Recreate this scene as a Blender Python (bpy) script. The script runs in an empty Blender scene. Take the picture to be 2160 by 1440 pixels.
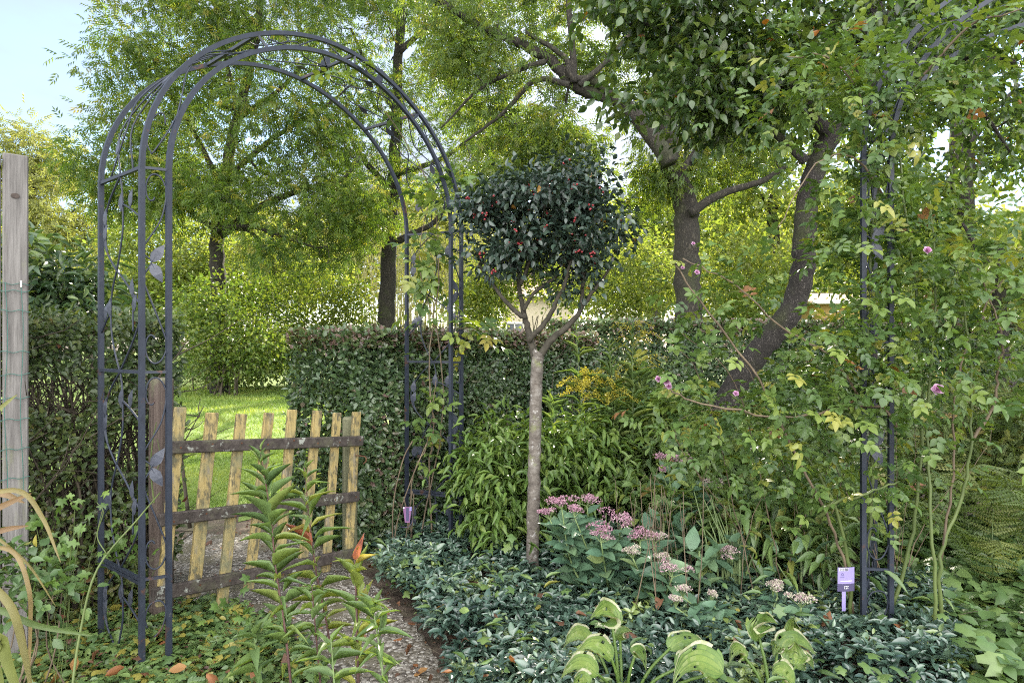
import bpy, bmesh, math, random
import numpy as np
from mathutils import Vector, noise
rng = np.random.default_rng(11)
random.seed(5)
R = math.radians
S = bpy.context.scene
C = S.collection

# ---------------------------------------------------------------- camera, sky, sun, exposure
F = 1355.0; H = 1.10; CX = 1080.0; HY = 726.0
cam = bpy.data.objects.new('camera', bpy.data.cameras.new('camera'))
C.objects.link(cam)
cam.location = (0, 0, H); cam.rotation_euler = (R(90), 0, 0)
cam.data.sensor_width = 36; cam.data.lens = F / 2160 * 36
cam.data.shift_y = 6 / 2160
cam.data.clip_start = 0.05; cam.data.clip_end = 2000
S.camera = cam
SUN_AZ, SUN_EL = 12.0, 27.0
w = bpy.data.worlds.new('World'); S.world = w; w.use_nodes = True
nt = w.node_tree; nt.nodes.clear()
sky = nt.nodes.new('ShaderNodeTexSky'); sky.sky_type = 'NISHITA'; sky.sun_disc = False
sky.sun_elevation = R(SUN_EL); sky.sun_rotation = R(SUN_AZ)
sky.air_density = 1.0; sky.dust_density = 0.3; sky.ozone_density = 2.5
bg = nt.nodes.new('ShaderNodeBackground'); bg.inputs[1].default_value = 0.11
tc = nt.nodes.new('ShaderNodeTexCoord')
mp = nt.nodes.new('ShaderNodeMapping'); mp.inputs['Scale'].default_value = (1.0, 1.0, 2.6)
cn = nt.nodes.new('ShaderNodeTexNoise'); cn.inputs['Scale'].default_value = 2.2; cn.inputs['Detail'].default_value = 7
cr = nt.nodes.new('ShaderNodeValToRGB'); cr.color_ramp.elements[0].position = 0.28; cr.color_ramp.elements[1].position = 0.60
mx = nt.nodes.new('ShaderNodeMixRGB'); mx.inputs[2].default_value = (9.5, 9.6, 10.0, 1)
out = nt.nodes.new('ShaderNodeOutputWorld')
L = nt.links.new
L(tc.outputs['Generated'], mp.inputs[0]); L(mp.outputs[0], cn.inputs[0]); L(cn.outputs['Fac'], cr.inputs[0])
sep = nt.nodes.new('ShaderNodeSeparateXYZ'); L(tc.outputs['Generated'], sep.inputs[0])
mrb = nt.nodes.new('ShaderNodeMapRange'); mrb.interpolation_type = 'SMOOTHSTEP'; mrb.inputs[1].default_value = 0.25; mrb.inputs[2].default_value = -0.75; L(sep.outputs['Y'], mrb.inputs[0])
cl = nt.nodes.new('ShaderNodeMixRGB'); cl.inputs[1].default_value = (1.75, 1.86, 2.15, 1); cl.inputs[2].default_value = (17.2, 17.1, 17.0, 1); L(mrb.outputs[0], cl.inputs[0]); L(cl.outputs[0], mx.inputs[2])  # front cloud colour; far brighter unseen clouds behind the camera, added as fill light
ca = nt.nodes.new('ShaderNodeMath'); ca.operation = 'MULTIPLY_ADD'; ca.use_clamp = True; ca.inputs[1].default_value = 0.75; L(mrb.outputs[0], ca.inputs[0]); L(cr.outputs[0], ca.inputs[2])  # cloud cover also raised behind the camera for that added fill
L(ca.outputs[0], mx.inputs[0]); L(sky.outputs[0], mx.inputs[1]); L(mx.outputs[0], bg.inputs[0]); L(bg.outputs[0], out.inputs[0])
sl = bpy.data.lights.new('sun', 'SUN'); sl.energy = 5.0; sl.angle = R(0.5); sl.color = (1.0, 0.91, 0.74)
sun = bpy.data.objects.new('sun', sl); C.objects.link(sun)
sdir = Vector((math.sin(R(SUN_AZ)) * math.cos(R(SUN_EL)), math.cos(R(SUN_AZ)) * math.cos(R(SUN_EL)), math.sin(R(SUN_EL))))
sun.rotation_euler = (-sdir).to_track_quat('-Z', 'Y').to_euler()
S.view_settings.view_transform = 'Standard'; S.view_settings.look = 'None'
S.view_settings.gamma = 1; S.view_settings.use_curve_mapping = False
S.view_settings.exposure = 1.9
cy = S.cycles
cy.max_bounces = 7; cy.diffuse_bounces = 4; cy.glossy_bounces = 2; cy.transmission_bounces = 5; cy.transparent_max_bounces = 4
cy.use_denoising = False; cy.filter_width = 1.1; cy.sample_clamp_indirect = 6.0
try: cy.denoiser = 'OPENIMAGEDENOISE'; cy.denoising_input_passes = 'RGB_ALBEDO_NORMAL'
except Exception: pass

# ---------------------------------------------------------------- helpers
def P(px, py, Y): return np.array([(px - CX) / F * Y, Y, H - (py - HY) / F * Y])
def G(px, py, h=0.0):
    Y = F * (H - h) / (py - HY); return np.array([(px - CX) / F * Y, Y, h])
def PP(lst, Y=None): return [P(a[0], a[1], a[2] if len(a) > 2 else Y) for a in lst]
def unit(a):
    a = np.asarray(a, float); return a / np.maximum(np.linalg.norm(a, axis=-1, keepdims=True), 1e-9)

class MB:
    def __init__(s): s.v = []; s.f = []; s.n = 0
    def add(s, v, faces, t=0.5, m=0):
        v = np.asarray(v, float).reshape(-1, 3); s.v.append(v)
        for f in faces:
            f = np.asarray(f, int)
            if f.size == 0: continue
            k = len(f)
            s.f.append((f + s.n, np.broadcast_to(np.asarray(t, float), (k,)) if np.ndim(t) == 0 or len(t) == k else np.full(k, np.mean(t)), np.broadcast_to(np.asarray(m), (k,))))
        s.n += len(v)
    def mesh(s, name, mats, smooth=False, org=(0, 0, 0)):
        v = np.concatenate(s.v) - np.asarray(org)
        me = bpy.data.meshes.new(name)
        me.vertices.add(len(v)); me.vertices.foreach_set('co', v.astype(np.float32).ravel())
        lv = np.concatenate([f.ravel() for f, _, _ in s.f]); lt = np.concatenate([np.full(len(f), f.shape[1]) for f, _, _ in s.f])
        ls = np.concatenate([[0], np.cumsum(lt)[:-1]])
        me.loops.add(len(lv)); me.loops.foreach_set('vertex_index', lv.astype(np.int32))
        me.polygons.add(len(lt)); me.polygons.foreach_set('loop_start', ls.astype(np.int32))
        me.update(calc_edges=True)
        a = me.attributes.new('tint', 'FLOAT', 'FACE')
        a.data.foreach_set('value', np.concatenate([t for _, t, _ in s.f]).astype(np.float32))
        for m in (mats if isinstance(mats, (list, tuple)) else [mats]): me.materials.append(m)
        me.polygons.foreach_set('material_index', np.concatenate([m for _, _, m in s.f]).astype(np.int32))
        me.polygons.foreach_set('use_smooth', np.full(len(lt), bool(smooth)))
        me.update(); me.validate()
        return me
    def build(s, name, mats, parent=None, smooth=False, org=None):
        o_ = ORG.get(parent.name, (0, 0, 0)) if parent is not None else (org if org is not None else (0, 0, 0))
        o = bpy.data.objects.new(name, s.mesh(name, mats, smooth, o_)); C.objects.link(o)
        if parent is not None: o.parent = parent
        else: o.location = o_
        ORG[o.name] = np.asarray(o_, float)
        return o
ORG = {}
def tag(o, label=None, cat=None, group=None, kind=None):
    for k, v_ in (('label', label), ('category', cat), ('group', group), ('kind', kind)):
        if v_: o[k] = v_
    return o
def thing(name, label, cat, loc, group=None, kind=None):
    o = bpy.data.objects.new(name, None); C.objects.link(o); o.location = loc; o.empty_display_size = .1
    ORG[o.name] = np.asarray(loc, float)
    return tag(o, label, cat, group, kind)

def tube(mb, pts, rad, n=6, t=0.5, m=0, cap=True, roll=0.0, flat=None):
    pts = np.asarray(pts, float); k = len(pts)
    rad = np.broadcast_to(np.asarray(rad, float), (k,)) if np.ndim(rad) == 0 else np.asarray(rad, float)
    tg = np.empty_like(pts); tg[1:-1] = pts[2:] - pts[:-2]; tg[0] = pts[1] - pts[0]; tg[-1] = pts[-1] - pts[-2]; tg = unit(tg)
    a = np.array([0, 0, 1.0]) if abs(tg[0][2]) < .9 else np.array([1.0, 0, 0])
    if flat is not None: a = np.asarray(flat, float)
    ang = np.linspace(0, 2 * np.pi, n, endpoint=False) + roll; ca, sa = np.cos(ang)[:, None], np.sin(ang)[:, None]
    V = []; u = a
    for i in range(k):
        u = u - tg[i] * np.dot(u, tg[i]); nu = np.linalg.norm(u)
        u = u / nu if nu > 1e-6 else unit(np.cross(tg[i], [.3, .5, .8]))
        vv = np.cross(tg[i], u); V.append(pts[i] + rad[i] * (ca * u + sa * vv))
    i0 = (np.arange(k - 1)[:, None] * n + np.arange(n)[None, :]); i1 = (np.arange(k - 1)[:, None] * n + (np.arange(n)[None, :] + 1) % n)
    q = np.stack([i0, i1, i1 + n, i0 + n], -1).reshape(-1, 4)
    fs = [q]
    if cap: fs += [np.arange(n)[None, ::-1], (np.arange(n) + (k - 1) * n)[None]]
    mb.add(np.concatenate(V), fs, t, m)
def spline(pts, per=6):
    pts = [np.asarray(p, float) for p in pts]
    if len(pts) < 3: return np.array([pts[0] + (pts[-1] - pts[0]) * i / per for i in range(per + 1)])
    q = [2 * pts[0] - pts[1]] + pts + [2 * pts[-1] - pts[-2]]; o = []
    for i in range(1, len(q) - 2):
        for j in range(per):
            s = j / per; a, b, c, d = q[i - 1], q[i], q[i + 1], q[i + 2]
            o.append(.5 * (2 * b + (c - a) * s + (2 * a - 5 * b + 4 * c - d) * s * s + (3 * b - a - 3 * c + d) * s ** 3))
    o.append(pts[-1]); return np.array(o)
def branch(mb, pts, r0, r1, n=7, per=5, t=.5, wob=0.0, m=0):
    s = spline(pts, per)
    if wob: s[1:-1] += rng.normal(0, wob, (len(s) - 2, 3))
    r = np.linspace(r0, r1, len(s)); tube(mb, s, r, n, t, m); return s, r
def rbox(mb, c, ax, dims, bev=.004, t=.5, m=0):
    bm = bmesh.new(); bmesh.ops.create_cube(bm, size=1.0)
    for v in bm.verts: v.co = Vector((v.co.x * dims[0], v.co.y * dims[1], v.co.z * dims[2]))
    if bev: bmesh.ops.bevel(bm, geom=list(bm.edges), offset=bev, segments=1, affect='EDGES')
    bm.verts.ensure_lookup_table(); v = np.array([list(q.co) for q in bm.verts]); A = np.asarray(ax, float)
    v = v @ A + np.asarray(c); fs = {}
    for f in bm.faces: fs.setdefault(len(f.verts), []).append([q.index for q in f.verts])
    mb.add(v, [np.array(x) for x in fs.values()], t, m); bm.free()
def poly_plate(mb, outline3, nrm, th, t=.5, m=0):
    o = np.asarray(outline3); k = len(o); n_ = unit(nrm) * th / 2
    i = np.arange(k); j = (i + 1) % k
    mb.add(np.concatenate([o - n_, o + n_]), [i[None, ::-1], (i + k)[None], np.stack([i, j, j + k, i + k], -1)], t, m)

# leaf templates: x along 0..1, y across (width 1), z normal
def T_leaf(prof, fold=.15, curve=.15, wave=0.0):
    v = []; tri = []; quad = []
    v.append((0, 0, 0))
    for i, (x, hw) in enumerate(prof):
        zm = -curve * x * x; zz = zm + fold * hw + wave * (1 if i % 2 else -1)
        v += [(x, hw, zz), (x, 0, zm), (x, -hw, zz)]
    v.append((1, 0, -curve)); e = len(v) - 1
    tri += [(0, 2, 1), (0, 3, 2)]
    for i in range(len(prof) - 1):
        a = 1 + 3 * i; b = a + 3
        quad += [(a, a + 1, b + 1, b), (a + 1, a + 2, b + 2, b + 1)]
    a = e - 3; tri += [(a, a + 1, e), (a + 1, a + 2, e)]
    return np.array(v, float), [np.array(tri), np.array(quad)] if quad else [np.array(tri)]
T_FAR = (np.array([(0, 0, 0), (.42, .5, .06), (1, 0, -.12), (.42, -.5, .06)], float), [np.array([(0, 1, 2, 3)])])
T_OVATE = T_leaf([(.18, .36), (.45, .5), (.75, .3)], .22, .18)
T_OVAL2 = T_leaf([(.3, .48), (.7, .38)], .25, .15)
T_LANCE = T_leaf([(.2, .36), (.45, .5), (.75, .3)], .3, .3)
T_LONG = T_leaf([(.15, .36), (.35, .5), (.6, .42), (.82, .22)], .35, .38)
T_ELL = T_leaf([(.12, .28), (.35, .49), (.62, .47), (.86, .24)], .28, .22)
T_LONGB = T_leaf([(.12, .30), (.3, .5), (.55, .44), (.8, .2)], .5, .12, .015)
T_LONGC = T_leaf([(.15, .34), (.38, .5), (.6, .40), (.84, .2)], .25, .62, .02)
T_ROUND = T_leaf([(.1, .38), (.4, .52), (.75, .42), (.93, .2)], .1, .1)
def T_merge(lst):
    V = []; fs = {}; n = 0
    for v, f in lst:
        V.append(v)
        for a in f:
            fs.setdefault(a.shape[1], []).append(a + n)
        n += len(v)
    return np.concatenate(V), [np.concatenate(x) for x in fs.values()]
def T_place(T, base, ang, L_, W_, tilt=0.0, z=0.0):
    v = T[0] * np.array([L_, W_, L_]); c, s = math.cos(ang), math.sin(ang)
    x = v[:, 0] * math.cos(tilt) + v[:, 2] * math.sin(tilt); zz = -v[:, 0] * math.sin(tilt) + v[:, 2] * math.cos(tilt)
    return np.stack([base[0] + x * c - v[:, 1] * s, base[1] + x * s + v[:, 1] * c, z + zz], -1), T[1]
T_ASH = T_merge([T_place(T_FAR, (.25 + .2 * i, 0), s * R(52), .42, .12, .25) for i in range(3) for s in (1, -1)] + [T_place(T_FAR, (.7, 0), 0, .42, .12, .2)])
T_ROSE = T_merge([T_place(T_OVATE, (.28, 0), s * R(68), .36, .225, .15) for s in (1, -1)] + [T_place(T_OVATE, (.60, 0), s * R(60), .42, .265, .1) for s in (1, -1)] + [T_place(T_OVATE, (.72, 0), 0, .48, .30, .2)])
T_CUT = T_merge([T_place(T_FAR, (.12 + .16 * i, 0), s * R(50), .40 - .05 * i, .17, .2) for i in range(5) for s in (1, -1)] + [T_place(T_FAR, (.12 + .16 * i, .12 * s), s * R(15), .30 - .04 * i, .12, .3) for i in range(5) for s in (1, -1)] + [T_place(T_FAR, (.7, 0), 0, .35, .18, .2)])
def T_star(lobes, depth, teeth=0):
    n = lobes * 4; a = np.linspace(-math.pi * .86, math.pi * .86, n); rr = 1 - depth * (.5 - .5 * np.cos(a / (math.pi * .86) * math.pi * (lobes - 1) + (math.pi if lobes % 2 == 0 else 0)))
    rr *= .55 + .06 * np.cos(np.arange(n) * math.pi) * teeth
    v = [(.35, 0, .05)] + [(.35 + r_ * math.cos(q), r_ * math.sin(q), -.35 * r_ * r_) for q, r_ in zip(a, rr)] + [(.2, 0, 0)]
    k = len(v); tri = [(0, i, i + 1) for i in range(1, k - 1)] + [(0, k - 1, 1)]
    return np.array(v), [np.array(tri)]
T_PALM = T_star(5, .45, 1); T_IVY = T_star(5, .35, 0); T_GERAN = T_star(3, .25, 1)

def inst(mb, T, pos, d, up, Ls, Ws, tint, m=0):
    pos = np.asarray(pos, float); N = len(pos)
    if N == 0: return
    X = unit(d); Z = np.asarray(up, float); Z = unit(Z - X * (X * Z).sum(-1, keepdims=True)); Y = np.cross(Z, X)
    Ls = np.broadcast_to(Ls, (N,)); Ws = np.broadcast_to(Ws, (N,))
    v, fs = T; k = len(v)
    V = pos[:, None] + (v[None, :, 0, None] * Ls[:, None, None]) * X[:, None] + (v[None, :, 1, None] * Ws[:, None, None]) * Y[:, None] + (v[None, :, 2, None] * Ls[:, None, None]) * Z[:, None]
    off = np.arange(N) * k; tint = np.broadcast_to(tint, (N,))
    base = mb.n; mb.v.append(V.reshape(-1, 3)); mb.n += N * k
    for f in fs:
        ff = (f[None] + off[:, None, None]).reshape(-1, f.shape[1]) + base
        mb.f.append((ff, np.repeat(tint, len(f)), np.full(len(ff), m)))
def rdir(N): return unit(rng.normal(0, 1, (N, 3)))
def project(p): return CX + p[:, 0] / p[:, 1] * F, HY - (p[:, 2] - H) / p[:, 1] * F

# ---------------------------------------------------------------- materials
def new_mat(name):
    m = bpy.data.materials.new(name); m.use_nodes = True; t = m.node_tree
    return m, t, t.nodes['Principled BSDF'], t.nodes['Material Output']
def ramp(t, els):
    r = t.nodes.new('ShaderNodeValToRGB'); e = r.color_ramp.elements
    while len(e) > 1: e.remove(e[-1])
    e[0].position = els[0][0]; e[0].color = (*els[0][1], 1)
    for p, c in els[1:]:
        q = e.new(p); q.color = (*c, 1)
    return r
def leaf_mat(name, els, rough=.5, tr=.35, spec=.4, tcol=(1.38, 1.38, .45)):
    m, t, b, o = new_mat(name)
    a = t.nodes.new('ShaderNodeAttribute'); a.attribute_name = 'tint'
    r = ramp(t, els); t.links.new(a.outputs['Fac'], r.inputs[0])
    n = t.nodes.new('ShaderNodeTexNoise'); n.inputs['Scale'].default_value = 30; n.inputs['Detail'].default_value = 2
    g = t.nodes.new('ShaderNodeNewGeometry'); t.links.new(g.outputs['Position'], n.inputs[0])
    mr = t.nodes.new('ShaderNodeMapRange'); mr.inputs[3].default_value = .72; mr.inputs[4].default_value = 1.28; t.links.new(n.outputs['Fac'], mr.inputs[0])
    mu = t.nodes.new('ShaderNodeMixRGB'); mu.blend_type = 'MULTIPLY'; mu.inputs[0].default_value = 1
    t.links.new(r.outputs[0], mu.inputs[1]); t.links.new(mr.outputs[0], mu.inputs[2])
    t.links.new(mu.outputs[0], b.inputs['Base Color']); b.inputs['Roughness'].default_value = rough
    b.inputs['Specular IOR Level'].default_value = spec
    tb = t.nodes.new('ShaderNodeBsdfTranslucent'); tm = t.nodes.new('ShaderNodeMixRGB'); tm.blend_type = 'MULTIPLY'; tm.inputs[0].default_value = 1
    tm.inputs[2].default_value = (*tcol, 1); t.links.new(mu.outputs[0], tm.inputs[1]); t.links.new(tm.outputs[0], tb.inputs[0])
    ms = t.nodes.new('ShaderNodeMixShader'); ms.inputs[0].default_value = tr
    t.links.new(b.outputs[0], ms.inputs[1]); t.links.new(tb.outputs[0], ms.inputs[2]); t.links.new(ms.outputs[0], o.inputs[0])
    return m
def bark_mat(name, els, moss, sc=26, st=(1, 1, .28)):
    m, t, b, o = new_mat(name); tc = t.nodes.new('ShaderNodeTexCoord'); mp = t.nodes.new('ShaderNodeMapping'); mp.inputs['Scale'].default_value = st; t.links.new(tc.outputs['Object'], mp.inputs[0])
    n = t.nodes.new('ShaderNodeTexNoise'); n.inputs['Scale'].default_value = sc * .5; n.inputs['Detail'].default_value = 6; t.links.new(mp.outputs[0], n.inputs[0])
    mxn = t.nodes.new('ShaderNodeMixRGB'); mxn.inputs[0].default_value = .30; t.links.new(mp.outputs[0], mxn.inputs[1]); t.links.new(n.outputs['Color'], mxn.inputs[2])
    v = t.nodes.new('ShaderNodeTexVoronoi'); v.feature = 'DISTANCE_TO_EDGE'; v.inputs['Scale'].default_value = sc; t.links.new(mxn.outputs[0], v.inputs[0])
    mr = t.nodes.new('ShaderNodeMapRange'); mr.inputs[2].default_value = .30; t.links.new(v.outputs['Distance'], mr.inputs[0])
    r = ramp(t, els); ad = t.nodes.new('ShaderNodeMath'); ad.operation = 'MULTIPLY'; t.links.new(mr.outputs[0], ad.inputs[0]); t.links.new(n.outputs['Fac'], ad.inputs[1]); t.links.new(ad.outputs[0], r.inputs[0])
    n2 = t.nodes.new('ShaderNodeTexNoise'); n2.inputs['Scale'].default_value = 2.6; n2.inputs['Detail'].default_value = 6; t.links.new(tc.outputs['Object'], n2.inputs[0]); m2 = t.nodes.new('ShaderNodeMapRange'); m2.inputs[1].default_value = .54; m2.inputs[2].default_value = .68; t.links.new(n2.outputs['Fac'], m2.inputs[0])
    mm = t.nodes.new('ShaderNodeMixRGB'); mm.inputs[2].default_value = (*moss, 1); t.links.new(m2.outputs[0], mm.inputs[0]); t.links.new(r.outputs[0], mm.inputs[1]); t.links.new(mm.outputs[0], b.inputs['Base Color']); b.inputs['Roughness'].default_value = .92
    bp = t.nodes.new('ShaderNodeBump'); bp.inputs['Strength'].default_value = 1; bp.inputs['Distance'].default_value = .03; t.links.new(ad.outputs[0], bp.inputs['Height']); t.links.new(bp.outputs[0], b.inputs['Normal']); return m
def noise_mat(name, els, scale=8, stretch=(1, 1, 1), rough=.8, bump=.3, spec=.3, detail=6, coord='Object', metal=0, extra=None, bscale=1.0):
    m, t, b, o = new_mat(name)
    tc = t.nodes.new('ShaderNodeTexCoord'); mp = t.nodes.new('ShaderNodeMapping'); mp.inputs['Scale'].default_value = stretch
    t.links.new(tc.outputs[coord], mp.inputs[0])
    n = t.nodes.new('ShaderNodeTexNoise'); n.inputs['Scale'].default_value = scale; n.inputs['Detail'].default_value = detail; n.inputs['Roughness'].default_value = .65
    t.links.new(mp.outputs[0], n.inputs[0]); r = ramp(t, els); t.links.new(n.outputs['Fac'], r.inputs[0]); col = r.outputs[0]
    if extra:
        for (sc, st, lo, hi, c) in extra:
            m2 = t.nodes.new('ShaderNodeMapping'); m2.inputs['Scale'].default_value = st; m2.inputs['Location'].default_value = (sc * .37, 3.1, 1.7); t.links.new(tc.outputs[coord], m2.inputs[0])
            n2 = t.nodes.new('ShaderNodeTexNoise'); n2.inputs['Scale'].default_value = sc; n2.inputs['Detail'].default_value = 5; n2.inputs['Roughness'].default_value = .7
            t.links.new(m2.outputs[0], n2.inputs[0]); mr = t.nodes.new('ShaderNodeMapRange'); mr.inputs[1].default_value = lo; mr.inputs[2].default_value = hi
            t.links.new(n2.outputs['Fac'], mr.inputs[0]); mm = t.nodes.new('ShaderNodeMixRGB'); mm.inputs[2].default_value = (*c, 1)
            t.links.new(mr.outputs[0], mm.inputs[0]); t.links.new(col, mm.inputs[1]); col = mm.outputs[0]
    t.links.new(col, b.inputs['Base Color']); b.inputs['Roughness'].default_value = rough; b.inputs['Specular IOR Level'].default_value = spec; b.inputs['Metallic'].default_value = metal
    if bump:
        bp = t.nodes.new('ShaderNodeBump'); bp.inputs['Strength'].default_value = bump; bp.inputs['Distance'].default_value = .01 * bscale
        t.links.new(n.outputs['Fac'], bp.inputs['Height']); t.links.new(bp.outputs[0], b.inputs['Normal'])
    return m
G3 = lambda k, c: tuple(x * k for x in c)
M = {}
M['ash'] = leaf_mat('ash leaf', [(0, (.045, .085, .020)), (.5, (.085, .14, .030)), (.85, (.145, .185, .036)), (1, (.23, .20, .04))], .5, .6)
M['ashdark'] = leaf_mat('narrow leaf', [(0, (.05, .09, .028)), (.5, (.09, .14, .034)), (.9, (.15, .18, .036)), (1, (.20, .18, .04))], .42, .58)
M['broad'] = leaf_mat('broad leaf', [(0, (.03, .06, .02)), (.5, (.05, .09, .026)), (.9, (.085, .12, .03)), (.97, (.10, .13, .03)), (1, (.24, .09, .02))], .30, .34, .6)
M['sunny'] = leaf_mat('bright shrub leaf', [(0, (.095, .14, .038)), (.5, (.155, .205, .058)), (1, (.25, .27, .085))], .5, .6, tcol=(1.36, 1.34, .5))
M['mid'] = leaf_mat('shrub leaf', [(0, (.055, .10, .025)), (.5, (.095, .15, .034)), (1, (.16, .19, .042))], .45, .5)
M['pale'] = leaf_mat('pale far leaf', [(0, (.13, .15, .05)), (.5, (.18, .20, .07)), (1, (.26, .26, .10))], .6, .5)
M['evergreen'] = leaf_mat('laurel leaf', [(0, (.02, .045, .02)), (.6, (.045, .08, .035)), (1, (.09, .13, .03))], .35, .25, .5)
M['hedge'] = leaf_mat('hedge leaf', [(0, (.034, .06, .022)), (.5, (.072, .105, .032)), (.8, (.115, .135, .036)), (.93, (.14, .12, .035)), (1, (.16, .055, .035))], .42, .3, .5)
M['hedgeblue'] = leaf_mat('dark hedge leaf', [(0, (.032, .058, .030)), (.5, (.062, .105, .046)), (.8, (.09, .135, .05)), (.92, (.12, .12, .07)), (1, (.15, .10, .085))], .32, .25, .6)
M['coton'] = leaf_mat('dark evergreen leaf', [(0, (.016, .030, .022)), (.6, (.030, .052, .038)), (.98, (.052, .08, .05)), (1, (.30, .16, .03))], .34, .12, .6)
M['rose'] = leaf_mat('rose leaf', [(0, (.05, .095, .03)), (.5, (.10, .165, .042)), (.85, (.16, .21, .044)), (.96, (.24, .24, .05)), (1, (.22, .11, .05))], .38, .34, .45)
M['vinca'] = leaf_mat('periwinkle leaf', [(0, (.026, .052, .038)), (.5, (.058, .102, .074)), (.85, (.10, .155, .098)), (1, (.15, .20, .055))], .25, .06, .85)
M['cover'] = leaf_mat('ground cover leaf', [(0, (.045, .085, .028)), (.5, (.08, .14, .044)), (.9, (.13, .19, .055)), (1, (.22, .20, .04))], .38, .2, .5)
M['kerria'] = leaf_mat('green shrub leaf', [(0, (.055, .10, .024)), (.5, (.095, .165, .036)), (1, (.15, .21, .045))], .42, .26)
M['gold'] = leaf_mat('goldenrod leaf', [(0, (.10, .165, .065)), (.45, (.155, .23, .075)), (.7, (.215, .25, .055)), (.92, (.25, .23, .055)), (1, (.28, .10, .07))], .45, .4)
M['weed'] = leaf_mat('tall weed leaf', [(0, (.07, .125, .045)), (.5, (.12, .185, .06)), (1, (.18, .225, .065))], .5, .35)
M['sedum'] = leaf_mat('stonecrop leaf', [(0, (.06, .12, .075)), (.5, (.095, .17, .10)), (.9, (.14, .21, .10)), (1, (.20, .24, .07))], .45, .15, .4)
M['fern'] = leaf_mat('fern leaf', [(0, (.07, .11, .035)), (.5, (.12, .165, .05)), (.9, (.18, .19, .055)), (1, (.22, .16, .05))], .5, .4)
M['hosta'] = leaf_mat('variegated leaf', [(0, (.06, .12, .025)), (.5, (.115, .185, .04)), (.8, (.17, .235, .055)), (.9, (.33, .34, .21)), (1, (.39, .385, .28))], .4, .3, .4)
M['strap'] = leaf_mat('strap leaf', [(0, (.06, .11, .035)), (.4, (.12, .14, .036)), (.7, (.18, .135, .055)), (1, (.15, .09, .045))], .5, .3)
M['litter'] = leaf_mat('fallen leaf', [(0, (.06, .036, .026)), (.4, (.12, .06, .034)), (.75, (.21, .085, .032)), (1, (.26, .17, .05))], .6, .15)
M['grass'] = leaf_mat('grass', [(0, (.09, .15, .03)), (.5, (.14, .21, .04)), (1, (.22, .27, .06))], .5, .4)
M['petal'] = leaf_mat('pink petal', [(0, (.38, .14, .28)), (.5, (.50, .25, .42)), (1, (.56, .38, .52))], .6, .35, tcol=(1, .9, 1))
M['mauve'] = leaf_mat('mauve floret', [(0, (.24, .11, .16)), (.5, (.36, .20, .26)), (.8, (.42, .31, .33)), (1, (.38, .37, .27))], .7, .2, tcol=(1, .9, 1))
M['yellow'] = leaf_mat('yellow plume', [(0, (.24, .23, .035)), (1, (.44, .37, .04))], .6, .3)
M['berry'] = noise_mat('red berry', [(.3, (.14, .010, .014)), (.7, (.24, .018, .024))], 20, rough=.25, bump=0, spec=.5)
M['bark'] = bark_mat('brown tree bark', [(0, (.012, .010, .008)), (.3, (.032, .027, .019)), (.6, (.062, .054, .040))], (.032, .036, .014), 26, (1, 1, .22))
M['barkdark'] = bark_mat('dark rugged bark', [(0, (.016, .013, .011)), (.25, (.042, .035, .029)), (.6, (.115, .102, .088))], (.05, .058, .018), 48, (1, 1, .22))
M['twig'] = noise_mat('twig', [(.3, (.03, .025, .018)), (.7, (.08, .066, .045))], 10, rough=.85, bump=.2)
M['smooth'] = noise_mat('lichened stem', [(.3, (.055, .047, .04)), (.5, (.115, .10, .085)), (.7, (.20, .185, .165))], 22, (1, 1, 1.3), .8, .8, extra=[(34, (1, 1, 1), .58, .66, (.34, .33, .31)), (9, (1, 1, 1), .58, .70, (.14, .15, .07)), (18, (.6, .6, 4), .60, .68, (.06, .045, .035))])
M['forkbark'] = noise_mat('dark olive stem bark', [(.3, (.022, .020, .014)), (.6, (.052, .046, .034)), (.8, (.095, .086, .068))], 24, (1, 1, 1), .85, .6)
M['pebble'] = noise_mat('pebble', [(.3, (.14, .12, .10)), (.5, (.27, .25, .22)), (.7, (.42, .40, .37))], 60, rough=.8, bump=0)
M['cane'] = noise_mat('green cane', [(.3, (.05, .075, .02)), (.7, (.10, .13, .04))], 12, (1, 1, .3), .5, .1)
M['brcane'] = noise_mat('brown cane', [(.3, (.06, .045, .03)), (.7, (.17, .13, .085))], 20, (1, 1, .3), .7, .2)
M['redstem'] = noise_mat('red stem', [(.3, (.045, .025, .026)), (.7, (.11, .055, .045))], 20, rough=.6, bump=.1)
M['greenstem'] = noise_mat('pale green stem', [(.3, (.09, .14, .05)), (.7, (.16, .21, .085))], 20, rough=.5, bump=.1)
M['metal'] = noise_mat('coated blue grey metal', [(.3, (.016, .020, .030)), (.6, (.022, .028, .042)), (.8, (.034, .041, .056))], 40, (1, 1, .5), .5, .12, .3, extra=[(9, (1, 1, 1), .62, .70, (.075, .036, .022)), (60, (1, 1, 1), .66, .72, (.10, .10, .10))])
M['metalleaf'] = noise_mat('pressed metal leaf', [(.3, (.028, .033, .047)), (.7, (.050, .057, .078))], 40, rough=.45, bump=.2, spec=.5)
M['postwood'] = noise_mat('grey weathered timber', [(.25, (.06, .056, .053)), (.5, (.135, .128, .121)), (.75, (.205, .196, .186))], 9, (9, 9, .5), .85, .5, extra=[(4, (2, 2, .7), .55, .75, (.16, .17, .09))])
M['brownpost'] = noise_mat('brown split post', [(.25, (.028, .021, .019)), (.5, (.075, .056, .047)), (.75, (.13, .105, .09))], 8, (9, 9, .4), .85, .8, extra=[(7, (1, 1, 1), .58, .72, (.16, .17, .10))])
M['greenpost'] = noise_mat('algae covered post', [(.25, (.07, .075, .04)), (.6, (.15, .15, .09)), (.8, (.20, .20, .13))], 9, (8, 8, .6), .85, .5)
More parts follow.
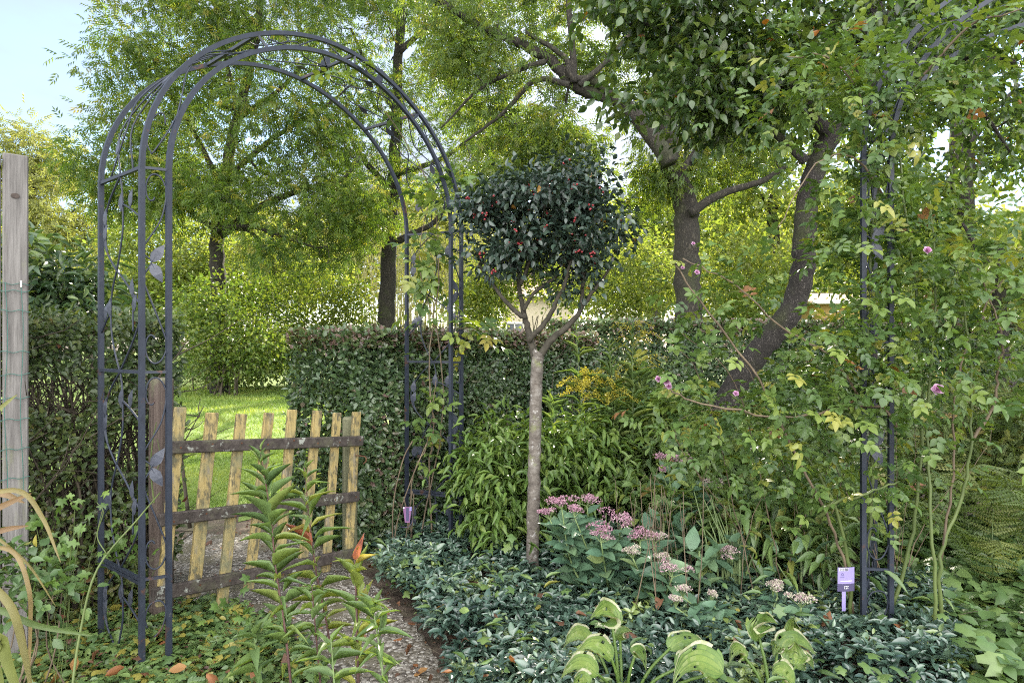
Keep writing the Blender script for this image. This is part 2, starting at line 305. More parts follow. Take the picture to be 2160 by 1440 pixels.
M['picket'] = noise_mat('flaking yellow paint', [(.3, (.19, .14, .055)), (.5, (.28, .215, .085)), (.7, (.34, .275, .13))], 12, (6, 6, .5), .75, .4, extra=[(26, (1.6, 1.6, .7), .46, .60, (.085, .075, .045)), (5, (1, 1, 1), .50, .70, (.15, .15, .085)), (11, (.3, 3, .6), .58, .68, (.19, .165, .12))])
M['rail'] = noise_mat('mossy dark red rail', [(.3, (.020, .016, .014)), (.5, (.042, .034, .030)), (.7, (.072, .061, .053))], 12, (3, 3, 3), .8, .5, extra=[(6, (1, 1, 1), .50, .66, (.075, .075, .045)), (22, (1, 1, 1), .60, .66, (.25, .26, .23))])
M['rust'] = noise_mat('rusty iron', [(.3, (.05, .022, .012)), (.7, (.12, .05, .025))], 60, rough=.8, bump=.2)
M['wire'] = noise_mat('green wire', [(.3, (.03, .09, .075)), (.7, (.05, .12, .10))], 20, rough=.5, bump=0)
M['soil'] = noise_mat('soil', [(.3, (.035, .026, .02)), (.5, (.07, .052, .04)), (.7, (.13, .10, .075))], 14, rough=.95, bump=1.0, coord='Object', bscale=2, extra=[(2.5, (1, 1, 1), .5, .7, (.05, .06, .025))])
M['lawn'] = noise_mat('lawn', [(.3, (.08, .13, .025)), (.5, (.12, .18, .035)), (.7, (.19, .23, .05))], 3, rough=.9, bump=.6, coord='Object', detail=9)
M['housewall'] = noise_mat('pale render', [(.3, (.44, .38, .29)), (.7, (.50, .44, .34))], 3, rough=.9, bump=.05)
M['shedwall'] = noise_mat('ochre boarded wall', [(.3, (.24, .16, .05)), (.7, (.32, .22, .08))], 5, (1, 1, 12), .8, .3)
M['roof'] = noise_mat('tiled roof', [(.3, (.32, .20, .14)), (.7, (.48, .34, .26))], 12, (1, 4, 1), .85, .5)
M['glass'] = noise_mat('dark window glass', [(.3, (.03, .04, .05)), (.7, (.05, .06, .07))], 2, rough=.08, bump=0, spec=.6)
M['trim'] = noise_mat('painted trim', [(.3, (.62, .60, .54)), (.7, (.70, .68, .62))], 5, rough=.6, bump=0)
M['tagpurple'] = noise_mat('violet plant label', [(.3, (.20, .17, .36)), (.7, (.25, .215, .43))], 4, rough=.4, bump=0)
M['tagdark'] = noise_mat('dark label print', [(.3, (.05, .045, .09)), (.7, (.07, .06, .12))], 4, rough=.4, bump=0)
M['tagwhite'] = noise_mat('white label print', [(.3, (.54, .54, .55)), (.7, (.6, .6, .6))], 4, rough=.5, bump=0)
M['tagpink'] = noise_mat('pink label print', [(.3, (.16, .075, .16)), (.7, (.20, .10, .20))], 4, rough=.4, bump=0)
# exposed-aggregate path
def gravel():
    m, t, b, o = new_mat('exposed aggregate'); tc = t.nodes.new('ShaderNodeTexCoord')
    v = t.nodes.new('ShaderNodeTexVoronoi'); v.inputs['Scale'].default_value = 75; t.links.new(tc.outputs['Object'], v.inputs[0])
    sx = t.nodes.new('ShaderNodeSeparateColor'); t.links.new(v.outputs['Color'], sx.inputs[0])
    r = ramp(t, [(0, (.075, .064, .052)), (.35, (.14, .122, .10)), (.7, (.23, .21, .18)), (1, (.42, .40, .36))]); t.links.new(sx.outputs[0], r.inputs[0])
    dr = ramp(t, [(0, (1, 1, 1)), (.5, (.9, .9, .9)), (.75, (.3, .27, .22))]); mr = t.nodes.new('ShaderNodeMath'); mr.operation = 'MULTIPLY'; mr.inputs[1].default_value = 1.0
    t.links.new(v.outputs['Distance'], mr.inputs[0]); t.links.new(mr.outputs[0], dr.inputs[0])
    mu = t.nodes.new('ShaderNodeMixRGB'); mu.blend_type = 'MULTIPLY'; mu.inputs[0].default_value = 1; t.links.new(r.outputs[0], mu.inputs[1]); t.links.new(dr.outputs[0], mu.inputs[2])
    n = t.nodes.new('ShaderNodeTexNoise'); n.inputs['Scale'].default_value = 5; n.inputs['Detail'].default_value = 6; t.links.new(tc.outputs['Object'], n.inputs[0])
    m2 = t.nodes.new('ShaderNodeMapRange'); m2.inputs[1].default_value = .46; m2.inputs[2].default_value = .66; t.links.new(n.outputs['Fac'], m2.inputs[0])
    mm = t.nodes.new('ShaderNodeMixRGB'); mm.inputs[2].default_value = (.085, .075, .045, 1); t.links.new(m2.outputs[0], mm.inputs[0]); t.links.new(mu.outputs[0], mm.inputs[1])
    t.links.new(mm.outputs[0], b.inputs['Base Color']); b.inputs['Roughness'].default_value = .85
    bp = t.nodes.new('ShaderNodeBump'); bp.inputs['Strength'].default_value = .8; bp.inputs['Distance'].default_value = .006; bp.invert = True
    t.links.new(v.outputs['Distance'], bp.inputs['Height']); t.links.new(bp.outputs[0], b.inputs['Normal']); return m
M['gravel'] = gravel()

# ---------------------------------------------------------------- ground
def sheet(name, poly, z, mat, kind='structure', **k):
    mb = MB(); p = np.array([(q[0], q[1], z) for q in poly]); mb.add(p, [np.arange(len(p))[None]])
    o = mb.build(name, mat); o['kind'] = kind; return o
def ragged(poly, amp, n=8):
    o = []
    for i in range(len(poly)):
        a, b = np.asarray(poly[i], float)[:2], np.asarray(poly[(i + 1) % len(poly)], float)[:2]
        for j in range(n): o.append(a + (b - a) * j / n + rng.normal(0, amp, 2))
    return o
sheet('ground', [(-400, -60), (400, -60), (400, 600), (-400, 600)], 0, M['soil'])
gdir = np.array([.61, .79, 0]); gdir /= np.linalg.norm(gdir); gn = np.array([-gdir[1], gdir[0], 0])
lw = [(-60, 4.3), (-2.4, 4.25)] + [(x, 4.1 + .12 * math.sin(x * 9) + rng.normal(0, .04)) for x in np.linspace(-2.3, -.75, 24)] + [(-.1, 5.0), (1.2, 6.4), (60, 6.5), (60, 95), (-60, 95)]
sheet('lawn', lw, .004, M['lawn'])
path_poly = [G(*q) for q in ((640, 1560), (1010, 1560), (945, 1420), (880, 1335), (800, 1250), (745, 1185), (640, 1125), (390, 1128), (300, 1270), (480, 1300), (620, 1330))]
sheet('path', ragged(path_poly, .012), .004, M['gravel'])
def inside(poly, x, y):
    p = np.asarray([q[:2] for q in poly]); c = np.zeros(len(x), bool); j = len(p) - 1
    for i in range(len(p)):
        k = ((p[i, 1] > y) != (p[j, 1] > y)) & (x < (p[j, 0] - p[i, 0]) * (y - p[i, 1]) / (p[j, 1] - p[i, 1] + 1e-12) + p[i, 0]); c ^= k; j = i
    return c
def scatter(poly, n):
    p = np.asarray([q[:2] for q in poly]); lo, hi = p.min(0), p.max(0); o = []
    while sum(len(a) for a in o) < n:
        q = rng.uniform(lo, hi, (n * 2, 2)); o.append(q[inside(poly, q[:, 0], q[:, 1])])
    return np.concatenate(o)[:n]
def fbm(x, y, s, seed=0): return np.array([noise.fractal(Vector((a * s, b * s, seed)), 1.0, 2.0, 3) for a, b in zip(x, y)])

# lawn blades where the gate opening shows them
mb = MB()
q = np.concatenate([scatter([(-2.6, 4.12), (-.7, 4.12), (-1.5, 7), (-3.9, 7)], 26000), scatter([(-3.9, 7), (-1.5, 7), (-4, 16), (-9, 16)], 26000)])
N = len(q); far = np.clip(q[:, 1] / 7, .7, 2)
d = unit(np.stack([rng.normal(0, .6, N), rng.normal(0, .6, N), np.full(N, 1.0)], -1))
pos = np.column_stack([q, np.full(N, .003)])
patch = fbm(q[:, 0], q[:, 1], 1.3)
inst(mb, T_FAR, pos, d, rdir(N), rng.uniform(.025, .055, N) * far, .006 * far * rng.uniform(.7, 1.6, N), np.clip(.5 + patch * .9 + rng.normal(0, .16, N), 0, 1))
tag(mb.build('grass', M['grass']), 'short sunlit green lawn grass beyond the low picket gate', 'grass', kind='stuff')

# ---------------------------------------------------------------- trees and shrubs
def EL(px, py, Y, rx, ry, dz, n): return (P(px, py, Y), np.array([rx * Y / F, dz, ry * Y / F]), n)
def centers(els, gap=None, freq=1.0, holes=(), shell=.25, minz=.15):
    o = []
    for c, r, n in els:
        k = 0
        while k < n:
            q = rdir(1)[0] * (shell + (1 - shell) * random.random() ** .6); p = c + q * r
            if p[2] < minz: k += .34; continue
            if gap is not None and noise.noise(Vector(p * freq)) < gap and random.random() < .9: k += .25; continue
            if holes:
                x, y = CX + p[0] / p[1] * F, HY - (p[2] - H) / p[1] * F
                if any((x - a) ** 2 + (y - b) ** 2 < c_ * c_ for a, b, c_ in holes): k += .25; continue
            o.append(p); k += 1
    return np.array(o)
def attach(mb, nodes, radii, cs, rmax, rend, sag=.12, n=4, kr=.6):
    nodes = [np.asarray(p, float) for p in nodes]; A = np.array(nodes); Rr = np.array(radii, float)
    dist = np.array([np.min(((A - c) ** 2).sum(1)) for c in cs]); order = np.argsort(dist); od = np.zeros((len(cs), 3))
    for i in order:
        c = cs[i]; dd = ((A - c) ** 2).sum(1) + (A[:, 2] > c[2] + .5) * .2; j = int(np.argmin(dd)); a = A[j]; l = np.linalg.norm(c - a)
        if l < 1e-3: continue
        r0 = min(rmax, Rr[j] * kr + .15 * rend); r1 = min(r0, max(rend, r0 * .55)); md = (a + c) / 2 + np.array([0, 0, -sag * l]) + rng.normal(0, .07 * l, 3)
        q1 = a * .55 + md * .45 + rng.normal(0, .04 * l, 3); q2 = c * .5 + md * .5 + rng.normal(0, .04 * l, 3)
        tube(mb, np.array([a, q1, md, q2, c]), np.linspace(r0, r1, 5), n, cap=False)
        A = np.concatenate([A, [md, c]]); Rr = np.concatenate([Rr, [(r0 + r1) / 2, r1]]); od[i] = unit(c - a)
    return od
def leaves(mb, cs, T, per, spread, L_, W_, droop=.3, up=1.0, tint=(.5, .2), core=None, holes=(), squash=.75, clumpvar=.14, autumn=.006):
    N = len(cs) * per; c = np.repeat(cs, per, 0); off = rng.normal(0, 1, (N, 3)) * np.array([spread, spread, spread * squash]); p = c + off
    ct = rng.normal(0, clumpvar, len(cs)).repeat(per)
    d = unit(off) * .9 + rdir(N) * .7 + np.array([0, 0, -droop])
    if core is not None: d += unit(p - core) * .4
    u = rdir(N) * .8 + np.array([0, 0, up]); t = np.clip(rng.normal(tint[0], tint[1], N) + ct, 0, .95); t[rng.random(N) < autumn] = 1.0
    keep = p[:, 2] > .02
    if holes:
        x, y = project(p)
        for a, b, c_ in holes: keep &= (x - a) ** 2 + (y - b) ** 2 > (c_ * .85) ** 2
    inst(mb, T, p[keep], d[keep], u[keep], (L_ * rng.uniform(.7, 1.25, N))[keep], (W_ * rng.uniform(.7, 1.25, N))[keep], t[keep])
def tree(name, label, cat, base, limbs, els, leafm, T, per, spread, L_, W_, bark='bark', gap=-.15, freq=.9, holes=(), droop=.3, group=None, rt=.03, rend=.006, tint=(.5, .2), smooth_leaf=False, up=1.0, sag=.1, kr=.5, minz=1.2):
    r = thing(name, label, cat, base, group)
    t = MB(); b = MB(); nodes = []; rad = []
    for i, (pts, r0, r1) in enumerate(limbs):
        s, rr = branch(t if i == 0 else b, pts, r0, r1, 12 if i == 0 else 8, 6, wob=r0 * .055)
        k0 = 0 if i else int(len(s) * .45)
        nodes += list(s[k0:]); rad += list(rr[k0:])
    cs = centers(els, gap, freq, holes, minz=minz)
    attach(b, nodes, rad, cs, rt, rend, sag, kr=kr)
    t.build('trunk', M[bark], r, True)
    b.build('branches', M[bark], r, True)
    f = MB(); leaves(f, cs, T, per, spread, L_, W_, droop, up, tint, holes=holes); f.build('crown', M[leafm], r, smooth_leaf)
    return r

Y1 = 14.0
tree('ash_tree', 'large narrow leaved tree behind the left half of the iron arch', 'tree', P(460, HY + F * H / Y1, Y1),
     [(PP([(462, 832), (462, 640), (458, 520), (470, 400), (500, 250), (540, 80), (560, -90)], Y1), .19, .06),
      (PP([(462, 500), (540, 440), (640, 400), (720, 380), (760, 330)], Y1), .09, .03), (PP([(462, 490), (420, 460), (370, 430), (300, 420)], 13.6), .06, .02),
      (PP([(470, 480), (530, 478), (600, 500), (660, 520), (690, 520)], 13), .05, .015), (PP([(480, 480), (530, 490), (570, 540), (580, 580)], 13.2), .045, .015),
      (PP([(470, 400), (420, 300), (360, 200), (310, 100)], 14), .07, .02), (PP([(500, 250), (600, 180), (690, 60)], 14.4), .07, .02), (PP([(470, 380), (580, 290), (680, 230), (740, 180)], 14.2), .07, .02), (PP([(500, 230), (470, 100), (440, -50)], 13.8), .06, .02)],
     [EL(530, -60, 14, 300, 160, 2.6, 240), EL(380, 60, 14, 180, 120, 2, 160), EL(330, 220, 14, 130, 130, 1.8, 170), EL(570, 160, 14, 230, 170, 2.4, 220), EL(590, 340, 14, 230, 130, 2.4, 220),
      EL(290, 370, 13.6, 120, 90, 1.6, 130), EL(240, 400, 13.6, 60, 60, 1, 40), EL(450, 430, 13.2, 160, 70, 1.8, 120), EL(700, 440, 13.6, 130, 90, 1.6, 110), EL(650, 530, 13, 120, 45, 1.2, 45)],
     'ash', T_ASH, 13, .19, .28, .20, gap=-.03, freq=1.1, holes=((445, 330, 26), (395, 460, 22), (620, 420, 24), (560, 90, 22)), droop=.5, rt=.035, rend=.008)
Y2 = 17.0
tree('ash_tree', 'tall tree with moss patched trunk standing just left of the right arch leg', 'tree', P(818, HY + F * H / Y2, Y2),
     [(PP([(816, 815), (816, 690), (818, 600), (822, 470), (830, 380), (838, 240), (842, 100), (850, -60)], Y2), .26, .10),
      (PP([(838, 510), (875, 490), (915, 470), (950, 420), (1000, 370)], Y2), .10, .03), (PP([(825, 400), (770, 340), (740, 290), (730, 220)], 16.6), .09, .03),
      (PP([(842, 110), (900, 60), (960, 30)], 16.6), .09, .03), (PP([(838, 240), (780, 150), (740, 60)], 17), .09, .03), (PP([(830, 370), (940, 330), (1040, 250), (1110, 200)], 16.4), .08, .02)],
     [EL(760, 60, 17, 180, 150, 2.6, 170), EL(880, 0, 17, 170, 110, 2.4, 120), EL(950, 190, 16.4, 140, 110, 2, 120), EL(740, 290, 16.6, 110, 110, 1.8, 120), EL(1030, 300, 16.4, 130, 80, 1.6, 80), EL(760, 460, 16.2, 80, 50, 1.2, 50), EL(900, 370, 16.4, 110, 50, 1.4, 60)],
     'ash', T_ASH, 12, .22, .30, .22, gap=-.02, freq=1.0, holes=((855, 95, 40), (760, 40, 26), (900, 330, 25), (960, 300, 22)), droop=.5, rt=.035, rend=.01)
HOL3 = ((1360, 265, 20), (1322, 226, 22), (1285, 206, 22), (1245, 195, 22), (1215, 180, 20), (1180, 150, 18), (1150, 120, 18), (1205, 110, 14), (1205, 60, 14), (1110, 100, 16), (1395, 320, 20), (1228, 232, 33), (1300, 310, 34), (1262, 60, 34), (1335, 150, 22), (1180, 60, 17), (1120, 200, 22), (1010, 190, 17), (1290, 250, 26), (1320, 360, 26), (1080, 60, 20), (1050, 320, 20))
tree('leaning_limb_tree', 'big tree whose long bare limb reaches left across the sky above the berry tree', 'tree', P(1452, HY + F * H / 9.5, 9.5),
     [(PP([(1455, 885), (1452, 680), (1450, 560), (1448, 450), (1430, 380), (1410, 330), (1405, 230), (1420, 100), (1440, -60)], 9.5), .215, .12),
      (PP([(1415, 345), (1370, 280), (1322, 226), (1280, 205), (1220, 185), (1150, 120), (1080, 85), (1000, 50), (935, 5), (880, -50)], 9.0), .13, .035),
      (PP([(1310, 220), (1260, 175), (1205, 160), (1190, 120), (1110, 70)], 8.9), .07, .03), (PP([(1210, 175), (1207, 100), (1198, 0), (1195, -60)], 8.9), .055, .025),
      (PP([(1222, 180), (1290, 120), (1340, 60), (1400, 30), (1450, -5)], 8.8), .04, .02), (PP([(1455, 450), (1520, 410), (1600, 385), (1660, 350)], 9.3), .07, .03),
      (PP([(1200, 180), (1130, 170), (1060, 240), (980, 300)], 8.8), .05, .015), (PP([(1150, 130), (1090, 150), (1010, 190), (930, 270)], 8.8), .045, .012), (PP([(1430, 380), (1460, 330), (1520, 260)], 9.4), .08, .03)],
     [EL(1200, 60, 11, 260, 130, 1.5, 110), EL(1130, 330, 11, 200, 70, 1.3, 80), EL(1060, 150, 9.4, 150, 110, 1.3, 110), EL(1150, 300, 9.4, 150, 85, 1.2, 120), EL(980, 70, 9.5, 120, 80, 1.2, 60), EL(1340, 60, 9.7, 110, 90, 1.4, 70), EL(1380, 200, 9.9, 80, 80, 1.2, 60), EL(1390, 370, 10.1, 90, 70, 1.2, 70), EL(1240, 130, 9.6, 90, 70, 1.1, 50), EL(1530, 330, 10.1, 120, 70, 1.2, 90), EL(1040, 390, 9.3, 100, 40, .9, 40), EL(1190, -20, 9.7, 200, 60, 1.4, 70), EL(1560, 200, 10.1, 120, 100, 1.2, 90)],
     'ashdark', T_ASH, 15, .15, .21, .17, gap=-.1, freq=1.5, holes=HOL3, droop=.6, rt=.02, rend=.004)
tree('broadleaf_tree', 'near leaning dark barked tree with broad leaves overhanging the right side', 'tree', P(1490, 1015, 5.15),
     [(PP([(1485, 1000, 5.0), (1538, 838, 4.95), (1600, 742, 4.85), (1658, 672, 4.75), (1688, 600, 4.7), (1697, 520, 4.6), (1700, 440, 4.6), (1718, 355, 4.6), (1755, 280, 4.6), (1795, 205, 4.6), (1835, 90, 4.7), (1855, -60, 4.8)]), .096, .060),
      (PP([(1745, 280), (1650, 170), (1560, 110), (1450, 70), (1340, 50)], 4.5), .05, .012), (PP([(1790, 210), (1900, 150), (2020, 120), (2140, 130)], 4.8), .05, .015), (PP([(1700, 340), (1630, 280), (1540, 240), (1460, 235)], 4.4), .035, .008),
      (PP([(1830, 90), (1700, 0), (1560, -50)], 4.6), .05, .015), (PP([(1840, 60), (1960, -20), (2100, -60)], 4.8), .05, .015), (PP([(1960, 140), (2060, 220), (2130, 320)], 5), .025, .008)],
     [EL(1560, 60, 4.5, 200, 110, .7, 150), EL(1390, 30, 4.5, 130, 70, .5, 60), EL(1480, 210, 4.4, 120, 80, .5, 80), EL(1640, 190, 4.5, 130, 90, .6, 90), EL(1800, 60, 4.8, 200, 110, .8, 130), EL(2050, 60, 5, 160, 110, .8, 120), EL(2090, 240, 5.2, 100, 110, .6, 70), EL(1930, 230, 5.2, 90, 80, .6, 50), EL(1340, 190, 4.5, 60, 50, .4, 16), EL(1280, 20, 4.5, 70, 50, .4, 16)],
     'broad', T_OVATE, 17, .10, .075, .042, bark='barkdark', gap=-.2, freq=2.5, holes=((1330, 150, 30), (1260, 60, 36), (1990, 290, 30)), droop=.35, rt=.012, rend=.0025, smooth_leaf=True, minz=1.9, tint=(.5, .24))
tree('ivy_clad_tree', 'straight pale trunk standing right of the rose covered arch posts', 'tree', P(2025, HY + F * H / 9, 9),
     [(PP([(2030, 890), (2028, 650), (2025, 480), (2028, 300), (2032, 120), (2040, -80)], 9), .20, .13), (PP([(2028, 330), (2090, 240), (2150, 180)], 9), .06, .02), (PP([(2030, 200), (1960, 120), (1900, 40)], 9), .06, .02)],
     [EL(2060, 40, 9, 180, 110, 1.4, 90), EL(2130, 330, 9, 80, 90, 1, 50), EL(1930, 380, 9, 90, 70, 1, 50), EL(2000, 480, 9, 70, 50, .8, 30)], 'mid', T_OVAL2, 30, .2, .10, .06, holes=((1990, 330, 40), (2075, 420, 26), (2130, 420, 30)), rt=.02, rend=.005, droop=.4)
tree('slim_trunk_tree', 'slim straight trunk between the leaning tree and the big trunk', 'tree', P(1643, HY + F * H / 15, 15),
     [(PP([(1645, 825), (1643, 680), (1640, 560), (1628, 440), (1630, 300), (1635, 120)], 15), .17, .08), (PP([(1628, 440), (1570, 370), (1520, 330)], 15), .06, .02), (PP([(1630, 400), (1700, 330), (1760, 300)], 15), .06, .02)],
     [EL(1560, 400, 15, 100, 70, 1.4, 60), EL(1730, 420, 15, 120, 80, 1.4, 70), EL(1850, 480, 15, 110, 80, 1.4, 70), EL(1640, 250, 15, 160, 100, 1.6, 80)], 'sunny', T_OVAL2, 28, .3, .15, .10, holes=((1800, 560, 30),), rt=.03, rend=.008)
tree('pale_tree', 'pale yellow green tree far off above the grey fence post', 'tree', P(70, HY + F * H / 27, 27),
     [(PP([(70, 782), (72, 560), (66, 420), (80, 330)], 27), .3, .08), (PP([(70, 540), (130, 470), (160, 440)], 27), .1, .03), (PP([(70, 520), (20, 430), (-20, 380)], 27), .1, .03)],
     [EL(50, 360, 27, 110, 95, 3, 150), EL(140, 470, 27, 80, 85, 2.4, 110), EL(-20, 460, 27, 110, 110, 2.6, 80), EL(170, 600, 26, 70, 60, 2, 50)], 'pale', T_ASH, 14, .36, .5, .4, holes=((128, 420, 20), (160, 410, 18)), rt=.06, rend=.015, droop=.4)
tree('small_dark_tree', 'short dark reddish trunk at the far right edge among ferns', 'tree', P(2122, HY + F * H / 5.4, 5.4),
     [(PP([(2128, 1000), (2122, 800), (2112, 700), (2105, 600), (2110, 520)], 5.4), .075, .04), (PP([(2110, 660), (2150, 560), (2190, 480)], 5.4), .03, .01), (PP([(2106, 600), (2060, 520), (2030, 470)], 5.4), .03, .01)],
     [EL(2100, 520, 5.4, 90, 90, .6, 60), EL(2150, 620, 5.4, 50, 80, .4, 24), EL(2030, 560, 5.4, 60, 60, .4, 20)], 'sunny', T_OVATE, 16, .12, .07, .042, bark='barkdark', rt=.01, rend=.002, holes=((2135, 400, 60),))

def shrub(name, label, Y, els, leafm, T=T_OVAL2, per=34, spread=.22, L_=.10, W_=.06, tint=(.5, .2), cat='shrub', group=None, gap=-.25, freq=1.2, rt=.02, rend=.004, droop=.2, stemm='twig', smooth=False, minz=.12, basepts=None, up=1.0, sag=.05, stems=7, br=.25):
    cs = centers(els, gap, freq, minz=minz); c0 = cs.mean(0); b0 = np.array([c0[0], c0[1], 0.0])
    r = thing(name, label, cat, b0, group); b = MB(); nodes = []; rad = []
    z1 = max(.25, (cs[:, 2].min() * .6 + c0[2] * .4))
    for k in range(stems):
        a = (basepts[k % len(basepts)] if basepts is not None else b0 + np.array([rng.normal(0, br), rng.normal(0, br * .6), 0]))
        e = np.array([a[0] * .6 + cs[rng.integers(len(cs))][0] * .4, a[1] + rng.normal(0, br * .5), z1])
        s, rr = branch(b, [a, (a + e) / 2 + rng.normal(0, .04, 3) * [1, 1, 0], e], rt, rt * .6, 5, 4); nodes += list(s[1:]); rad += list(rr[1:])
    attach(b, nodes, rad, cs, rt * .7, rend, sag, kr=.7)
    b.build('stems', M[stemm], r, True); f = MB(); leaves(f, cs, T, per, spread, L_, W_, droop, up, tint); f.build('foliage', M[leafm], r, smooth)
    return r
shrub('shrub', 'mid green bush at the back of the lawn, seen through the gate opening', 15.6, [EL(500, 690, 15.6, 115, 120, 1.2, 170), EL(560, 760, 15.3, 70, 55, .8, 60)], 'mid')
shrub('shrub', 'greyish twiggy bush at the lawn edge left of the mid green bush', 15, [EL(425, 745, 15, 50, 65, .8, 70)], 'pale', T_FAR, 24, .2, .09, .03, tint=(.1, .12), group=None)
shrub('shrub', 'rounded light green bush between the left arch leg and the mossy trunk', 17.5, [EL(660, 640, 17.5, 120, 95, 1.4, 170), EL(730, 700, 17, 70, 60, 1, 60), EL(620, 730, 17, 60, 60, 1, 50)], 'mid', tint=(.75, .18))
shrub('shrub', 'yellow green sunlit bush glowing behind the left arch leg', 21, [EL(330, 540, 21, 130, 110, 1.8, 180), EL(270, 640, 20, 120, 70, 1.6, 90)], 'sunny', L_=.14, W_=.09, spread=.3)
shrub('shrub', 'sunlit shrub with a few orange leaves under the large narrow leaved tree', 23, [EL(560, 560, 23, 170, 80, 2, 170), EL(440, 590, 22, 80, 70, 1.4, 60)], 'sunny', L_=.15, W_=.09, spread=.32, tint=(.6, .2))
shrub('shrub', 'yellow green shrub behind the berry tree trunk', 18.5, [EL(1040, 600, 18.5, 60, 70, 1.4, 80), EL(1190, 590, 18.5, 60, 60, 1.2, 70), EL(1010, 660, 18, 60, 50, 1, 40), EL(1120, 560, 18.5, 60, 40, 1.2, 40)], 'sunny', L_=.12, W_=.08, spread=.28)
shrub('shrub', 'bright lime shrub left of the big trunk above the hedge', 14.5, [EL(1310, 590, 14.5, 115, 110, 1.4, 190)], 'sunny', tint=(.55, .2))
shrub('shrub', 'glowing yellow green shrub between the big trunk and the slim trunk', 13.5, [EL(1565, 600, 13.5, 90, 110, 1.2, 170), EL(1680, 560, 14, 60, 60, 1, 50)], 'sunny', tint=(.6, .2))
shrub('shrub', 'yellow green shrub behind the rose covered right arch posts', 16, [EL(1880, 590, 16, 75, 90, 1.4, 120), EL(1760, 540, 16, 60, 50, 1, 50), EL(1930, 650, 15, 90, 70, 1.2, 80)], 'sunny', tint=(.5, .2), L_=.12, W_=.075)
shrub('shrub', 'airy leafy shrub at the right edge behind the ferns', 8, [EL(2060, 620, 8, 110, 90, .8, 120), EL(2130, 740, 7.4, 70, 70, .6, 60), EL(1960, 700, 8, 80, 60, .6, 50)], 'sunny', T_OVAL2, 26, .14, .07, .045, tint=(.35, .2))
shrub('shrub', 'green bush hiding the lower trunk of the large narrow leaved tree', 13.3, [EL(455, 690, 13.3, 75, 125, .8, 120), EL(540, 730, 13.5, 60, 75, .7, 60)], 'mid', tint=(.6, .2), L_=.09, W_=.055)
# pale bamboo-like thicket behind the moss trunk
r = thing('bamboo_thicket', 'thicket of pale upright straw coloured canes behind the right arch leg', 'bamboo', (-2.9, 22, 0))
b = MB(); f = MB()
for k in range(150):
    p0 = np.array([rng.uniform(-4.9, -.6), rng.uniform(20.5, 23.5), 0]); ht = rng.uniform(3.4, 6); tube(b, spline([p0, p0 + [rng.normal(0, .15), 0, ht * .5], p0 + [rng.normal(0, .5), 0, ht]], 4), np.linspace(.022, .006, 9), 4, cap=False)
cs = np.stack([rng.uniform(-4.9, -.6, 260), rng.uniform(20.5, 23.5, 260), rng.uniform(.6, 5.6, 260)], -1)
b.build('canes', noise_mat('straw cane', [(.3, (.30, .28, .12)), (.7, (.42, .38, .20))], 9, rough=.7, bump=0), r, True)
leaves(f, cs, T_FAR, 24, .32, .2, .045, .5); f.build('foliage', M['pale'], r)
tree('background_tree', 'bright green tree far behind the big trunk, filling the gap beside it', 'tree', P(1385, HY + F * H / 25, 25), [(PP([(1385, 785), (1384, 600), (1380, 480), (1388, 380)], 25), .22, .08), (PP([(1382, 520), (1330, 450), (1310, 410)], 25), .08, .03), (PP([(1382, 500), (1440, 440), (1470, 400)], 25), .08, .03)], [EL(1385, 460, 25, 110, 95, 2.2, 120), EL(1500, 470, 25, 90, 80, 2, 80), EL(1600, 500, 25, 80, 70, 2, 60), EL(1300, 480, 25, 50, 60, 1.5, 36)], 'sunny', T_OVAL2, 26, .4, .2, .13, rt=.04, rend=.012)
shrub('laurel_shrub', 'dark glossy evergreen shrub rising behind the left hedge next to the fence post', 3.9, [EL(130, 580, 3.9, 75, 100, .3, 90), EL(100, 680, 3.8, 90, 60, .3, 60), EL(170, 660, 3.9, 45, 60, .25, 30)], 'evergreen', T_LANCE, 12, .075, .085, .03, rt=.012, rend=.0022, gap=-.3, smooth=True, up=.8)
# distant wood: one mass
mb = MB(); cs = []
for k in range(2300):
    x = rng.uniform(-48, 48); y = rng.uniform(42, 56); top = 10.5 + 3.5 * noise.noise(Vector((x * .16, 3.3, 0))) - (3 if x < -22 else 0); cs.append((x, y, rng.uniform(.3, 1) ** .7 * top))
leaves(mb, np.array(cs), T_OVAL2, 34, .75, .42, .30, .2, tint=(.4, .25)); tag(mb.build('far_wood', M['pale']), 'pale distant woodland along the horizon', 'wood', kind='stuff')

